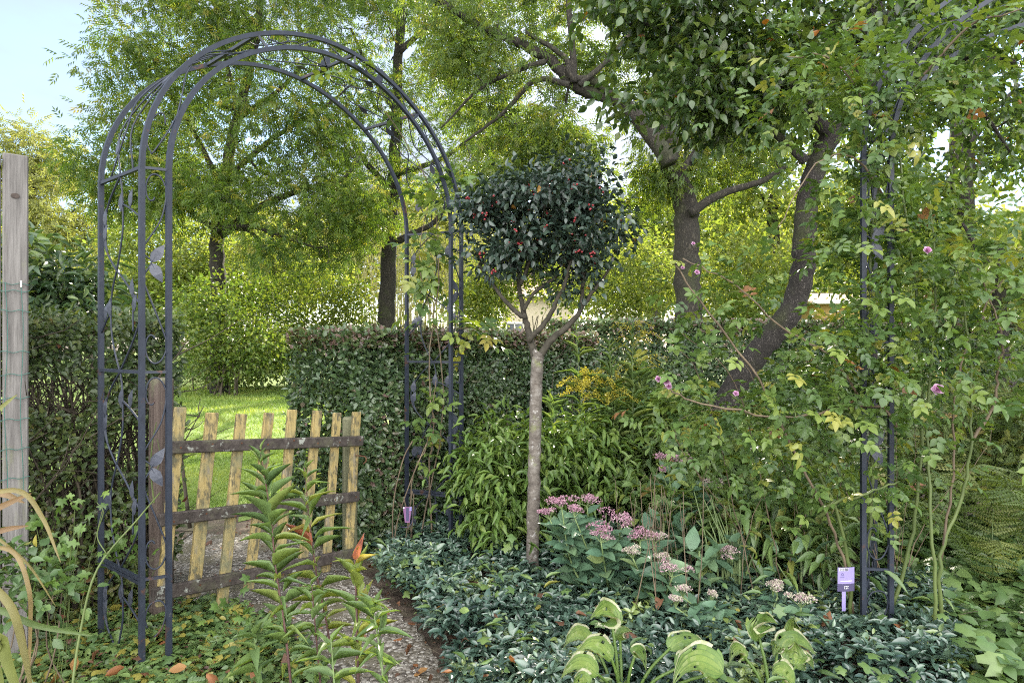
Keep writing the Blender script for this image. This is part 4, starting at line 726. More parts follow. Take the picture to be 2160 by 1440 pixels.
shrub('perennial', 'pale willow leaved perennial clump in front of the tall back hedge', 3.7, [EL(1330, 920, 3.75, 80, 80, .2, 44), EL(1400, 910, 3.7, 80, 80, .2, 44), EL(1260, 930, 3.8, 50, 60, .2, 18)], 'weed', T_LONG, 12, .08, .10, .016, tint=(.6, .22), rt=.004, rend=.0012, gap=-.4, freq=4, stemm='greenstem', smooth=True, stems=14, br=.22, up=1.4, droop=.1)
shrub('perennial', 'lighter broad leaved perennial below the mauve rose blooms', 3.2, [EL(1470, 960, 3.3, 80, 70, .2, 40), EL(1560, 940, 3.2, 70, 70, .2, 34), EL(1420, 1030, 3.1, 70, 60, .2, 30)], 'gold', T_OVATE, 8, .08, .07, .034, tint=(.35, .2), rt=.004, rend=.0012, gap=-.4, freq=4, stemm='greenstem', smooth=True, stems=12, br=.2, up=1.4)
shrub('perennial', 'yellowing leafy perennial low under the rose, left of the purple label', 2.7, [EL(1640, 1090, 2.75, 90, 70, .18, 34), EL(1720, 1140, 2.65, 70, 60, .15, 22), EL(1560, 1100, 2.75, 60, 60, .15, 20)], 'cover', T_LANCE, 8, .08, .085, .03, tint=(.75, .18), rt=.004, rend=.0012, gap=-.4, freq=4, stemm='greenstem', smooth=True, stems=12, br=.2, up=1.4)
r = thing('stalk_clump', 'sheaf of bare pale green stalks leaning in the middle of the bed', 'plant', np.array([.86, 2.55, 0])); b = MB()
for k in range(16):
    x0 = rng.uniform(1490, 1570); x1 = x0 + rng.normal(-45, 40); tube(b, spline([P(x0, 1255, 2.6), P((x0 + x1) / 2 + 8, 1150, 2.62), P(x1, rng.uniform(1030, 1100), 2.66)], 5), np.linspace(.0045, .002, 11), 6)
b.build('stalks', M['greenstem'], r, True)
def stalk(name, label, cat, pts, r0, n, Lf, Wf, leafm, stemm, T=T_LONG, tint=(.4, .15), t0=.08, elev=.45, group=None, redtop=False, plume=None, droop=0):
    s = spline(pts, 8); rt_ = thing(name, label, cat, s[0], group); b = MB(); tube(b, s, np.linspace(r0, r0 * .35, len(s)), 7); b.build('stem', M[stemm], rt_, True)
    i = np.linspace(t0, 1, n) ** .9 * (len(s) - 1.001); j = i.astype(int); w_ = (i - j)[:, None]; pos = s[j] * (1 - w_) + s[j + 1] * w_; tg = unit(s[j + 1] - s[j])
    az = np.arange(n) * 2.4 + rng.normal(0, .25, n); tt = i / (len(s) - 1); el = elev + .55 * tt ** 3 + rng.normal(0, .22, n)
    d = np.stack([np.cos(az) * np.cos(el), np.sin(az) * np.cos(el), np.sin(el)], -1); f = MB(); Ls = 1.12 * np.array([Lf(q) for q in tt]) * rng.uniform(.85, 1.15, n)
    up = np.array([0, 0, 1.0]) + rng.normal(0, .18, (n, 3)); tn = np.clip(rng.normal(tint[0], tint[1], n) + (.22 if redtop else 0) * (rng.random(n) < .3), 0, 1)
    kk = rng.integers(0, 3, n); keep = rng.random(n) > .08; pos = pos + rng.normal(0, .004, (n, 3))
    for q_ in range(3):
        m_ = keep & (kk == q_); inst(f, (T_LONG, T_LONGB, T_LONGC)[q_] if T is T_LONG else T, pos[m_], d[m_], up[m_], Ls[m_], (Ls * Wf * rng.uniform(.7, 1.1, n))[m_], tn[m_])
    f.build('foliage', M[leafm], rt_, True)
    if plume is not None:
        q = MB(); cc = []
        for k_ in range(11):
            az_ = rng.uniform(0, 6.28); ln2 = rng.uniform(.09, .21); st = s[-1] - np.array([0, 0, rng.uniform(0, .14)]); hd_ = np.array([math.cos(az_), math.sin(az_), 0]); sp2 = spline([st, st + hd_ * ln2 * .5 + [0, 0, ln2 * .32], st + hd_ * ln2 + [0, 0, ln2 * .10]], 6)
            tube(q, sp2, .0012, 4); m2_ = plume // 11; a_ = (rng.random(m2_) * .85 + .15) * (len(sp2) - 1.001); b_ = a_.astype(int); cc.append(sp2[b_] + (sp2[b_ + 1] - sp2[b_]) * (a_ - b_)[:, None] + rng.normal(0, .006, (m2_, 3)) + np.array([0, 0, 1]) * np.abs(rng.normal(0, .010, m2_))[:, None])
        cc = np.concatenate(cc); N = len(cc); inst(q, T_FAR, cc, rdir(N), rdir(N), .010, .007, rng.random(N)); q.build('plume', M['yellow'], rt_)
    return rt_
gl = lambda mx: (lambda q: mx * (.55 + .9 * q * (1.25 - q) * 1.6) * (1 if q < .8 else 1 - 2.6 * (q - .8)))
fg = 'goldenrod stalks in front of the gate'
stalk('goldenrod', 'tallest leafy stalk in front of the gate, purple stem and green tip', 'plant', PP([(618, 1490, 1.86), (603, 1340, 1.88), (582, 1200, 1.9), (570, 1080, 1.9), (549, 955, 1.9)]), .0042, 62, gl(.090), .135, 'gold', 'redstem', tint=(.32, .2), group=fg)
stalk('goldenrod', 'second tall stalk near the free end of the gate with pinkish lower leaves', 'plant', PP([(705, 1420, 2.05), (690, 1320, 2.05), (668, 1210, 2.05), (652, 1090, 2.05), (642, 985, 2.05)]), .0038, 46, gl(.088), .165, 'gold', 'redstem', tint=(.5, .2), group=fg)
stalk('goldenrod', 'yellow green stalk with a red tipped leaf at its top', 'plant', PP([(758, 1500, 1.84), (754, 1390, 1.86), (752, 1280, 1.88), (748, 1180, 1.9)]), .0055, 22, gl(.10), .19, 'gold', 'redstem', tint=(.52, .16), group=fg, elev=.75, redtop=True)
stalk('goldenrod', 'short bluish green stalk right of the red tipped one', 'plant', PP([(815, 1480, 1.8), (805, 1400, 1.82), (795, 1330, 1.84), (782, 1262, 1.85)]), .004, 24, gl(.08), .21, 'gold', 'greenstem', tint=(.18, .12), group=fg)
stalk('goldenrod', 'short narrow stalk between the two tall stalks', 'plant', PP([(680, 1480, 1.88), (672, 1400, 1.9), (664, 1310, 1.9), (658, 1235, 1.9)]), .0035, 22, gl(.07), .2, 'gold', 'redstem', tint=(.3, .15), group=fg)
stalk('goldenrod', 'low leafy rosette stalk at the bottom edge under the middle stalks', 'plant', PP([(712, 1500, 1.76), (706, 1450, 1.78), (698, 1345, 1.8)]), .004, 18, gl(.085), .23, 'gold', 'greenstem', tint=(.2, .12), group=fg)
stalk('goldenrod', 'low leafy stalk at left of the tallest stalk', 'plant', PP([(545, 1450, 2.0), (542, 1400, 2.0), (535, 1325, 2.0)]), .003, 16, gl(.075), .32, 'gold', 'greenstem', tint=(.2, .12), group=fg)
tp = P(748, 1180, 1.9); q_ = MB(); inst(q_, T_LONGB, [tp, tp + [.004, 0, -.012]], np.array([[.35, -.1, .95], [.75, -.3, .5]]), np.array([[.2, -1, .3], [0, -.6, .8]]), np.array([.085, .075]), np.array([.021, .017]), np.array([1.0, .93])); tag(q_.build('red_leaf', M['gold'], bpy.data.objects['goldenrod.002'], True), 'red tipped leaf pointing up at the top of its stalk')
bgk = 'tall goldenrod and weeds in front of the back hedge'
labs = ['tall goldenrod stem with pale unopened plume against the back hedge', 'goldenrod bending under a bright yellow flower plume', 'tall grey green weed just right of the berry tree fork', 'arching willow leaved weed above the yellow plume', 'tall narrow weed stem near the centre of the back hedge', 'feathery topped weed stem right of the yellow plume', 'lower arching grey green weed in front of the leaning trunk', 'dense leafy weed under the mauve rose blooms', 'second stem with small yellow plume beside the bright one', 'leafy weed stem close behind the berry tree trunk']
ws = [((1335, 1010), (1335, 860), (1333, 690), 40), ((1330, 1010), (1290, 870), (1245, 800), 34), ((1240, 1000), (1225, 850), (1215, 690), 34), ((1360, 1010), (1330, 850), (1270, 830), 30), ((1300, 1000), (1292, 850), (1285, 720), 36), ((1375, 1010), (1360, 860), (1345, 750), 36), ((1470, 1010), (1440, 880), (1380, 830), 30), ((1420, 1010), (1415, 900), (1400, 840), 34), ((1310, 1000), (1300, 880), (1278, 812), 30), ((1175, 1000), (1165, 900), (1160, 830), 30)]
for i, (w0, lb) in enumerate(zip(ws, labs)):
    yy = 3.42 + .06 * (i % 4); stalk('goldenrod', lb, 'plant', PP([(w0[0][0], HY + F * H / yy), w0[0], w0[1], w0[2]], yy), .004, int(w0[3] * 1.5), gl(.11), .12, 'weed', 'greenstem', T_LONG, tint=(.4 + .12 * (i % 3), .2), group=bgk, elev=.5, plume={0: 300, 1: 1700, 5: 180, 8: 700}.get(i))
# more loose stems filling the bed
fillers = ['thin leafy stem among the stonecrop, left', 'slender weed stem between stonecrop and rose', 'thin weed stem under the rose canes', 'tall pale weed stem below the mauve blooms', 'bare jointed weed stem right of the stonecrop flowers']
for i, (px, yy, ht, lb) in enumerate(((1340, 3.0, .55, fillers[0]), (1500, 2.9, .62, fillers[1]), (1600, 2.7, .6, fillers[2]), (1450, 3.1, .72, fillers[3]), (1390, 2.8, .5, fillers[4]))):
    p0 = np.array([(px - CX) / F * yy, yy, 0]); stalk('weed_stem', lb, 'plant', [p0, p0 + [.02, 0, ht * .5], p0 + [rng.normal(0, .06), 0, ht]], .0035, 20, gl(.06), .3, 'weed', 'greenstem', group='weed stems in the bed')

# stonecrop clumps with pink flower heads
def stonecrop(label, base, heads, lsz=.082, leafn=14):
    r = thing('stonecrop', label, 'plant', base); b = MB(); f = MB()
    for (hp, hr, tn) in heads:
        p0 = base + np.array([rng.normal(0, .05), rng.normal(0, .04), 0]); s = spline([p0, (p0 * .45 + hp * .55) + [rng.normal(0, .02), 0, -.05], hp - [0, 0, .03]], 7); tube(b, s, np.linspace(.005, .0028, len(s)), 6)
        n = int(leafn * 1.9); i = np.linspace(.25, .93, n) * (len(s) - 1.001); j = i.astype(int); pos = s[j]; az = (np.arange(n) // 2) * 1.57 + (np.arange(n) % 2) * np.pi + rng.normal(0, .3, n); el = rng.uniform(.1, .75, n)
        d = np.stack([np.cos(az) * np.cos(el), np.sin(az) * np.cos(el), np.sin(el)], -1); inst(f, T_OVATE, pos, d, np.array([0, -.25, 1.0]) + rng.normal(0, .2, (n, 3)), lsz * rng.uniform(.8, 1.25, n), lsz * .6 * rng.uniform(.85, 1.2, n), np.clip(rng.normal(.45, .2, n), 0, 1))
        q = MB(); hr = hr * 1.35; tn = min(1, tn + .12); sub = [np.array([rng.normal(0, hr * .45), rng.normal(0, hr * .4), rng.normal(0, hr * .18)]) for _ in range(6)]
        for o_ in sub:
            N = 60; a = rng.uniform(0, 6.28, N); rr_ = np.sqrt(rng.random(N)) * hr * .5; c = hp + o_ + np.stack([rr_ * np.cos(a), rr_ * np.sin(a), .25 * hr * (1 - (rr_ / (hr * .5)) ** 2) + rng.normal(0, .002, N)], -1)
            inst(q, T_FAR, c, rdir(N) + [0, 0, .4], rdir(N), .0075, .0055, np.clip(rng.normal(tn, .2, N), 0, 1)); tube(b, [s[-1], hp + o_ - [0, 0, .004]], [.002, .0013], 4, cap=False)
        q.build('flower_head', M['mauve'], r)
    b.build('stems', M['greenstem'], r, True); f.build('foliage', M['sedum'], r, True); return r
yS = 2.62
stonecrop('large flowering stonecrop with rosy pink heads right of the berry tree', np.array([.36, 2.62, .02]), [(P(1185, 1058, 2.62), .045, .3), (P(1160, 1080, 2.62), .025, .3), (P(1238, 1052, 2.66), .045, .35), (P(1212, 1075, 2.6), .028, .35), (P(1278, 1105, 2.5), .05, .2), (P(1312, 1092, 2.5), .035, .4), (P(1268, 1128, 2.48), .026, .5)], leafn=16)
stonecrop('stonecrop with faded pale pink heads in the middle of the bed', np.array([.62, 2.5, .02]), [(P(1350, 1124, 2.5), .03, .3), (P(1378, 1132, 2.5), .035, .8), (P(1335, 1160, 2.4), .02, .9), (P(1418, 1200, 2.35), .035, .6), (P(1400, 1170, 2.4), .02, .95)], leafn=16)
stonecrop('stonecrop with pink heads further back under the rose', np.array([.85, 3.05, .02]), [(P(1408, 966, 3.0), .035, .35), (P(1440, 968, 3.0), .03, .6), (P(1398, 988, 3.0), .02, .4), (P(1505, 1020, 2.9), .04, .75), (P(1545, 1165, 2.55), .035, .7)], leafn=10)
stonecrop('greyish seed headed stonecrop between the hostas and the purple label', np.array([.93, 2.28, .02]), [(P(1440, 1240, 2.25), .022, .95), (P(1425, 1262, 2.2), .02, .9), (P(1640, 1240, 2.3), .028, .85), (P(1690, 1262, 2.2), .025, .85), (P(1500, 1250, 2.3), .01, 1)], lsz=.06, leafn=18)
r = thing('dry_stems', 'bunch of dead brown flower stems standing in the stonecrop', 'plant', np.array([.62, 2.45, 0])); b = MB()
for k in range(26):
    x0 = rng.uniform(1330, 1480); x1 = x0 + rng.normal(-15, 22); yy = rng.uniform(2.25, 2.75); s = spline([P(x0, 1280, yy), P((x0 + x1) / 2 + rng.normal(0, 6), 1170, yy), P(x1, rng.uniform(1000, 1120), yy)], 5); tube(b, s, np.linspace(.0022, .0010, 11), 5)
    for q_ in range(3): e = s[-1 - 2 * q_]; tube(b, [e, e + rng.normal(0, .018, 3) + [0, 0, .02]], [.0011, .0007], 4)
b.build('stalks', M['brcane'], r, True)
# big stonecrop-like rosettes of broad leaves
def rosette(label, base, n, L_, mat, name='broad_leaved_plant', ht=.12, T=T_OVATE, tint=(.5, .2), W=.55):
    r = thing(name, label, 'plant', base); f = MB(); az = np.arange(n) * 2.4; el = np.linspace(.15, 1.1, n) + rng.normal(0, .15, n); d = np.stack([np.cos(az) * np.cos(el), np.sin(az) * np.cos(el), np.sin(el)], -1)
    pos = base + np.stack([rng.normal(0, .035, n), rng.normal(0, .035, n), np.linspace(.06, ht + .12, n)], -1); inst(f, T, pos, d, np.array([0, 0, 1.0]) + rng.normal(0, .15, (n, 3)), L_ * rng.uniform(.75, 1.2, n), L_ * W * rng.uniform(.85, 1.15, n), np.clip(rng.normal(tint[0], tint[1], n), 0, 1)); f.build('foliage', M[mat], r, True)
    b = MB(); tube(b, [base - [0, 0, .05], base + [0, 0, ht + .12]], [.007, .004], 6); b.build('stem', M['greenstem'], r, True)
rosette('pale green fleshy rosette behind the left hosta', G(1475, 1290, .05), 26, .10, 'sedum', tint=(.75, .15))
rosette('upright pale leaved plant under the rose, left of the purple label', G(1625, 1240, .05), 16, .16, 'gold', ht=.22, tint=(.5, .15), W=.4)
rosette('second broad leaved clump beside the tallest weed stems', G(1545, 1150, .05), 18, .13, 'sedum', ht=.2, tint=(.8, .2), W=.45)
rosette('low fleshy clump near the purple label', G(1560, 1275, .05), 22, .095, 'sedum', tint=(.6, .15))

rosette('broad dull green clump behind the dead brown flower stems', G(1400, 1240, .05), 24, .10, 'sedum', ht=.16, tint=(.45, .2))
rosette('small pale leaved clump right of the sheaf of pale stalks', G(1690, 1215, .05), 18, .11, 'gold', ht=.16, tint=(.3, .15), W=.42)
rosette('leafy clump just left of the violet label', G(1690, 1275, .05), 18, .09, 'sedum', ht=.12, tint=(.6, .2))
# hostas with variegated leaves
def hosta_leaf(base, mid, tip, w, par, roll=0.0, holes=3):
    w = w * .95
    nu, nv = 18, 14; base, mid, tip = map(np.asarray, (base, mid, tip)); V = []
    for i in range(nu + 1):
        s = i / nu; c = (1 - s) ** 2 * base + 2 * s * (1 - s) * mid + s * s * tip; tg = unit(2 * (1 - s) * (mid - base) + 2 * s * (tip - mid)); sd = unit(np.cross(tg, [0, -.55, .84]) + 1e-4); nn = np.cross(sd, tg)
        sd2 = sd * math.cos(roll) + nn * math.sin(roll); nn2 = nn * math.cos(roll) - sd * math.sin(roll)
        hw = w * (math.sin(math.pi * s ** .60) ** 1.05 if 0 < s < 1 else 0) * (1.05 - .30 * s) * (1 + .05 * math.sin(s * 23 + base[0] * 90))
        for j in range(nv + 1):
            v = j / nv * 2 - 1; v = math.copysign(abs(v) ** .8, v); V.append(c + sd2 * hw * v + nn2 * (abs(v) * hw * .14 + .0045 * math.cos(j * math.pi) * math.sin(math.pi * s) + hw * .20 * math.sin(s * 8 + (2 if v > 0 else 4) + base[2] * 70) * abs(v) ** 2))
    q = []; tn = []; skip = {(int(rng.integers(3, nu - 1)), int(rng.integers(1, nv - 1))) for _ in range(holes + 3)}; e0 = int(rng.integers(5, nu - 3)); skip |= {(e0, 0), (e0 + 1, 0), (e0 - 3, nv - 1)}
    for i in range(nu):
        for j in range(nv):
            if (i, j) in skip: continue
            a = i * (nv + 1) + j; q.append((a, a + 1, a + nv + 2, a + nv + 1)); tn.append(float(rng.uniform(.86, 1)) if j in (0, nv - 1) and i > 2 else float(np.clip(.05 + .45 * (1 - abs(j - 6.5) / 6.5) + .30 * (j % 2) + rng.normal(0, .07), 0, .82)))
    b = MB(); b.add(V, [np.array(q)], np.array(tn)); root = par['root']; e = base + unit(base - mid) * .0; k0 = np.array([root[0], root[1], .02]); md = (k0 + base) / 2 + [0, 0, .04]
    tube(b, spline([k0, md, base + unit(mid - base) * .01], 5), np.linspace(.0055, .004, 11), 6, t=.35); b.build('leaf', M['hosta'], par, True)
def hosta(label, root, lf):
    r = thing('hosta', label, 'plant', root); r['root'] = [float(x) for x in root]
    for (b, m, t_, w, ro) in lf: hosta_leaf(P(*b), P(*m), P(*t_), w, r, ro)
    del r['root']
yh = 1.85
hosta('left variegated hosta with white edged, slug eaten leaves', np.array([.31, 1.80, 0]), [
    ((1290, 1318, 1.86), (1296, 1262, 1.84), (1244, 1304, 1.78), .048, 0), ((1293, 1391, 1.80), (1255, 1330, 1.80), (1212, 1384, 1.76), .036, 0), ((1262, 1424, 1.72), (1222, 1370, 1.72), (1182, 1432, 1.68), .036, 0),
    ((1410, 1371, 1.82), (1445, 1325, 1.84), (1492, 1362, 1.80), .032, 0), ((1426, 1411, 1.76), (1465, 1375, 1.80), (1504, 1395, 1.78), .034, 0), ((1526, 1420, 1.68), (1455, 1350, 1.70), (1418, 1448, 1.62), .052, 0),
    ((1338, 1384, 1.82), (1352, 1350, 1.82), (1363, 1416, 1.76), .024, 0), ((1248, 1352, 1.95), (1218, 1312, 1.95), (1188, 1366, 1.92), .034, 0), ((1308, 1352, 1.95), (1308, 1320, 1.95), (1335, 1332, 1.93), .022, 0), ((1505, 1384, 1.9), (1480, 1368, 1.9), (1524, 1386, 1.86), .018, 0), ((1240, 1446, 1.64), (1230, 1420, 1.64), (1205, 1452, 1.6), .03, 0)])
hosta('right variegated hosta with upright white edged leaves', np.array([.74, 1.82, 0]), [
    ((1602, 1349, 1.88), (1592, 1285, 1.86), (1642, 1316, 1.80), .046, 0), ((1574, 1392, 1.86), (1552, 1340, 1.86), (1538, 1402, 1.82), .028, 0), ((1675, 1400, 1.76), (1675, 1370, 1.77), (1676, 1352, 1.76), .040, 0),
    ((1650, 1385, 1.88), (1672, 1318, 1.90), (1722, 1382, 1.84), .044, 0), ((1670, 1342, 2.0), (1666, 1318, 2.0), (1676, 1300, 1.98), .034, 0), ((1676, 1446, 1.68), (1646, 1392, 1.68), (1628, 1424, 1.66), .036, 0), ((1676, 1408, 1.84), (1706, 1372, 1.84), (1716, 1412, 1.80), .028, 0), ((1640, 1372, 1.9), (1640, 1345, 1.9), (1630, 1388, 1.86), .024, 0)])

# ferns at the right
def fern(label, root, n, ln, az0=0, spread=6.28):
    r = thing('fern', label, 'fern', root, 'ferns at the right edge')
    for k in range(n):
        az = az0 + (k / n - .5) * spread + rng.normal(0, .2); l = ln * rng.uniform(.75, 1.15); hd = np.array([math.cos(az), math.sin(az), 0]); up_ = rng.uniform(.75, 1.0)
        s = spline([root + hd * .02, root + hd * l * .22 + [0, 0, l * .5 * up_], root + hd * l * .55 + [0, 0, l * .75 * up_], root + hd * l * .95 + [0, 0, l * .62 * up_]], 9); b = MB(); tube(b, s, np.linspace(.0035, .0008, len(s)), 5, t=.4)
        m_ = 17; i = np.linspace(.12, .98, m_) * (len(s) - 1.001); j = i.astype(int); pos = s[j] + (s[j + 1] - s[j]) * (i - j)[:, None]; tg = unit(s[j + 1] - s[j]); side = unit(np.cross(tg, [0, 0, 1.0])); pl = l * .19 * np.sin(np.pi * np.clip(np.linspace(.2, 1.0, m_), 0, .985)) ** .8
        tn = np.clip(.45 + rng.normal(0, .2), 0, 1)
        for sg in (1, -1):
            dd = unit(side * sg + tg * .45 - np.array([0, 0, .25]) + rng.normal(0, .14, (m_, 3))); inst(b, T_PINNA, pos, dd, np.cross(side, tg) + rng.normal(0, .25, (m_, 3)), pl, pl * .9, np.clip(tn + rng.normal(0, .08, m_), 0, 1))
        b.build('frond', M['fern'], r)
shrub('feathery_shrub', 'fine feathery olive shrub filling the right edge behind the green canes', 3.5, [EL(2080, 930, 3.5, 110, 130, .3, 110), EL(2150, 860, 3.7, 60, 120, .25, 50), EL(1990, 1000, 3.6, 60, 90, .25, 40)], 'fern', T_CUT, 13, .085, .075, .06, tint=(.4, .25), rt=.004, rend=.001, gap=-.22, freq=4.5, stemm='twig', stems=16, br=.2, up=.7, droop=.0)
T_PINNA = T_merge([T_place(T_FAR, (.04 + .115 * i, 0), s * R(62), .24 * (1 - .10 * i), .11, .1) for i in range(8) for s in (1, -1)] + [T_place(T_FAR, (.85, 0), 0, .15, .06, .1)])
for lb, px, yy, n, ln in (('tall fern just right of the green rose canes', 2060, 3.1, 6, .8), ('fern at the far right edge of the bed', 2190, 3.0, 6, .85), ('fern behind the others beneath the airy shrub', 2110, 3.9, 6, 1.0), ('low fern whose frond arches over the ivy', 2090, 2.75, 5, .6), ('fern between the arch post and the rose canes', 1960, 3.5, 6, .75), ('rear fern half hidden by the small dark trunk', 2200, 4.6, 6, 1.0)):
    fern(lb, np.array([(px - CX) / F * yy, yy, 0]), n, ln)

def cover(label, poly, n, kinds, hmax, size, tint=(.5, .22), name='ground_cover', mat='cover'):
    f = MB()
    for T, frac, sz, wr in kinds:
        k = int(n * frac); p = scatter(poly, k); hh = hmax * (.25 + .75 * rng.random(k)) * (.75 + .6 * fbm(p[:, 0], p[:, 1], 3, 9)); az = rng.uniform(0, 6.28, k); el = rng.uniform(-.35, .5, k)
        d = np.stack([np.cos(az) * np.cos(el), np.sin(az) * np.cos(el), np.sin(el)], -1); ls = size * sz * rng.uniform(.6, 1.3, k)
        inst(f, T, np.column_stack([p, np.maximum(hh, .012)]), d, np.array([0, -.15, 1.0]) + rng.normal(0, .42, (k, 3)), ls, ls * wr, np.clip(rng.normal(tint[0], tint[1], k), 0, 1))
    return tag(f.build(name, M[mat], None, True), label, 'ground cover', kind='stuff')
# periwinkle carpet
def hfield(x, y): return .105 + .075 * fbm(x, y, 2.6, 4) + .035 * fbm(x, y, 9, 8)
vp = [G(*q) for q in ((1020, 1700), (945, 1420), (880, 1330), (800, 1262), (782, 1225), (812, 1185), (850, 1160), (1010, 1150), (1100, 1140), (1330, 1150), (1560, 1200), (1720, 1265), (1900, 1280), (1990, 1310), (2010, 1420), (2080, 1700))]
q = scatter(vp, 7000); q = q[fbm(q[:, 0], q[:, 1], 5, 12) > -.30]; h = hfield(q[:, 0], q[:, 1])
edge = np.ones(len(q)); f = MB(); per = 7
base = np.repeat(np.column_stack([q, h * (1 - .55 * rng.random(len(q)) ** 2)]), per, 0); N = len(base); jj = np.tile(np.arange(per), len(q))
a0 = np.repeat(rng.uniform(0, 6.28, len(q)), per); az = a0 + (jj % 2) * np.pi + (jj // 2) * 1.57 + rng.normal(0, .2, N); el = -.05 + .27 * (jj // 2) + rng.normal(0, .18, N)
ln_ = np.repeat(unit(np.column_stack([rng.normal(0, .5, (len(q), 2)), np.ones(len(q))])), per, 0); pos = base + ln_ * (jj // 2 * .014)[:, None]
d = np.stack([np.cos(az) * np.cos(el), np.sin(az) * np.cos(el), np.sin(el)], -1); ls = .039 * rng.uniform(.55, 1.3, N) * np.repeat(rng.uniform(.7, 1.25, len(q)), per) * np.where(jj == per - 1, .6, 1)
inst(f, T_ELL, pos, d, ln_ + rng.normal(0, .15, (N, 3)), ls, ls * .43, np.clip(np.repeat(rng.normal(.42, .2, len(q)) + .5 * fbm(q[:, 0], q[:, 1], 3.5, 2), per) + rng.normal(0, .12, N) + .12 * (jj > 4), 0, 1))
tag(f.build('periwinkle', M['vinca'], None, True), 'dark glossy periwinkle carpet covering the bed in the foreground', 'ground cover', kind='stuff')
cover('ivy and small weeds growing through the periwinkle', vp, 900, ((T_IVY, .3, 1, 1), (T_LANCE, .35, 1.5, .22), (T_OVATE, .35, .8, .55)), .26, .04, tint=(.55, .25), name='bed_weeds')
# trailing stems in the carpet
b = MB()
for k in range(420):
    p = q[rng.integers(len(q))]; z = float(hfield([p[0]], [p[1]])[0]); a = rng.uniform(0, 6.28); e = np.array([math.cos(a), math.sin(a), 0]) * rng.uniform(.08, .25); p = np.array([p[0], p[1], z * .7])
    tube(b, spline([p, p + e * .5 + [0, 0, .02], p + e + [0, 0, rng.uniform(-.04, .03)]], 3), .0012, 4, cap=False)
tag(b.build('trailing_stems', M['twig']), 'thin brown trailing stems among the periwinkle', 'stems', kind='stuff')

# mixed ground cover: left corner and right corner
lp = [G(*q) for q in ((-200, 1480), (-150, 1260), (200, 1245), (360, 1275), (490, 1292), (600, 1330), (690, 1440), (640, 1560), (-100, 1560))]
cover('low mixed leafy ground cover around the left arch leg', lp, 9500, ((T_GERAN, .35, 1, 1), (T_OVATE, .35, .9, .6), (T_PALM, .12, 1.2, 1), (T_CUT, .18, 1.6, 1)), .075, .032, tint=(.66, .26))
rp = [G(*q) for q in ((1880, 1290), (1900, 1180), (2000, 1120), (2400, 1120), (2600, 1560), (2030, 1560), (1990, 1400))]
cover('broad leaved green ground cover in the right corner under the ferns', rp, 5600, ((T_GERAN, .45, 1.25, 1), (T_OVATE, .35, 1.3, .7), (T_IVY, .2, 1.1, 1)), .17, .05, tint=(.5, .2))
bp_ = [G(*q) for q in ((1000, 1150), (1000, 1040), (1300, 1000), (1900, 1010), (1990, 1180), (1800, 1250), (1560, 1200), (1330, 1150))]
cover('shaded leafy undergrowth on the soil of the border', bp_, 4600, ((T_GERAN, .3, 1, 1), (T_OVATE, .45, 1.1, .6), (T_LANCE, .25, 1.5, .3)), .2, .06, tint=(.4, .2), name='undergrowth')
hp_ = [G(*q) for q in ((760, 1180), (620, 1130), (700, 1075), (860, 1060), (1000, 1060), (1000, 1150), (850, 1160))]
cover('dark ivy and small leaves at the foot of the dark hedge', hp_, 1500, ((T_IVY, .5, 1, 1), (T_OVATE, .5, .9, .6)), .12, .045, tint=(.2, .2), name='ivy_cover', mat='vinca')
# leafy herb at the foot of the left hedge
for lb, px, py, yy, n, h0 in (('fine cut leaf herb in front of the left hedge', 140, 1110, 2.1, 24, .26), ('second cut leaf herb at the base of the hedge near the arch leg', 265, 1150, 2.35, 36, .22), ('cut leaf herb tuft low beside the dry blades', 120, 1210, 1.95, 26, .2), ('pale lobed leaf herb at the foot of the gate', 500, 1300, 2.15, 22, .12)):
    c = P(px, py, yy); root = np.array([c[0], yy, 0]); r = thing('herb', lb, 'plant', root, 'cut leaf herbs near the gate'); f = MB(); b = MB(); ctr = np.array([c[0], yy, max(h0 * .9, c[2])])
    pos = ctr + rng.normal(0, 1, (n, 3)) * [.055, .05, .055]; pos[:, 2] = np.maximum(pos[:, 2], .03); d = unit(pos - root + rng.normal(0, .05, (n, 3))) * [1, 1, .3]
    inst(f, T_PALM, pos, d, np.array([0, -.45, 1]) + rng.normal(0, .25, (n, 3)), .036 * rng.uniform(.6, 1.3, n), .036, np.clip(rng.normal(.22, .2, n), 0, 1))
    for p in pos[::9]: tube(b, spline([root + rng.normal(0, .01, 3) * [1, 1, 0], (root + p) / 2 + [0, 0, .03], p], 3), .0012, 4, cap=False)
    b.build('stems', M['cane'], r, True); f.build('foliage', M['kerria'], r, True)

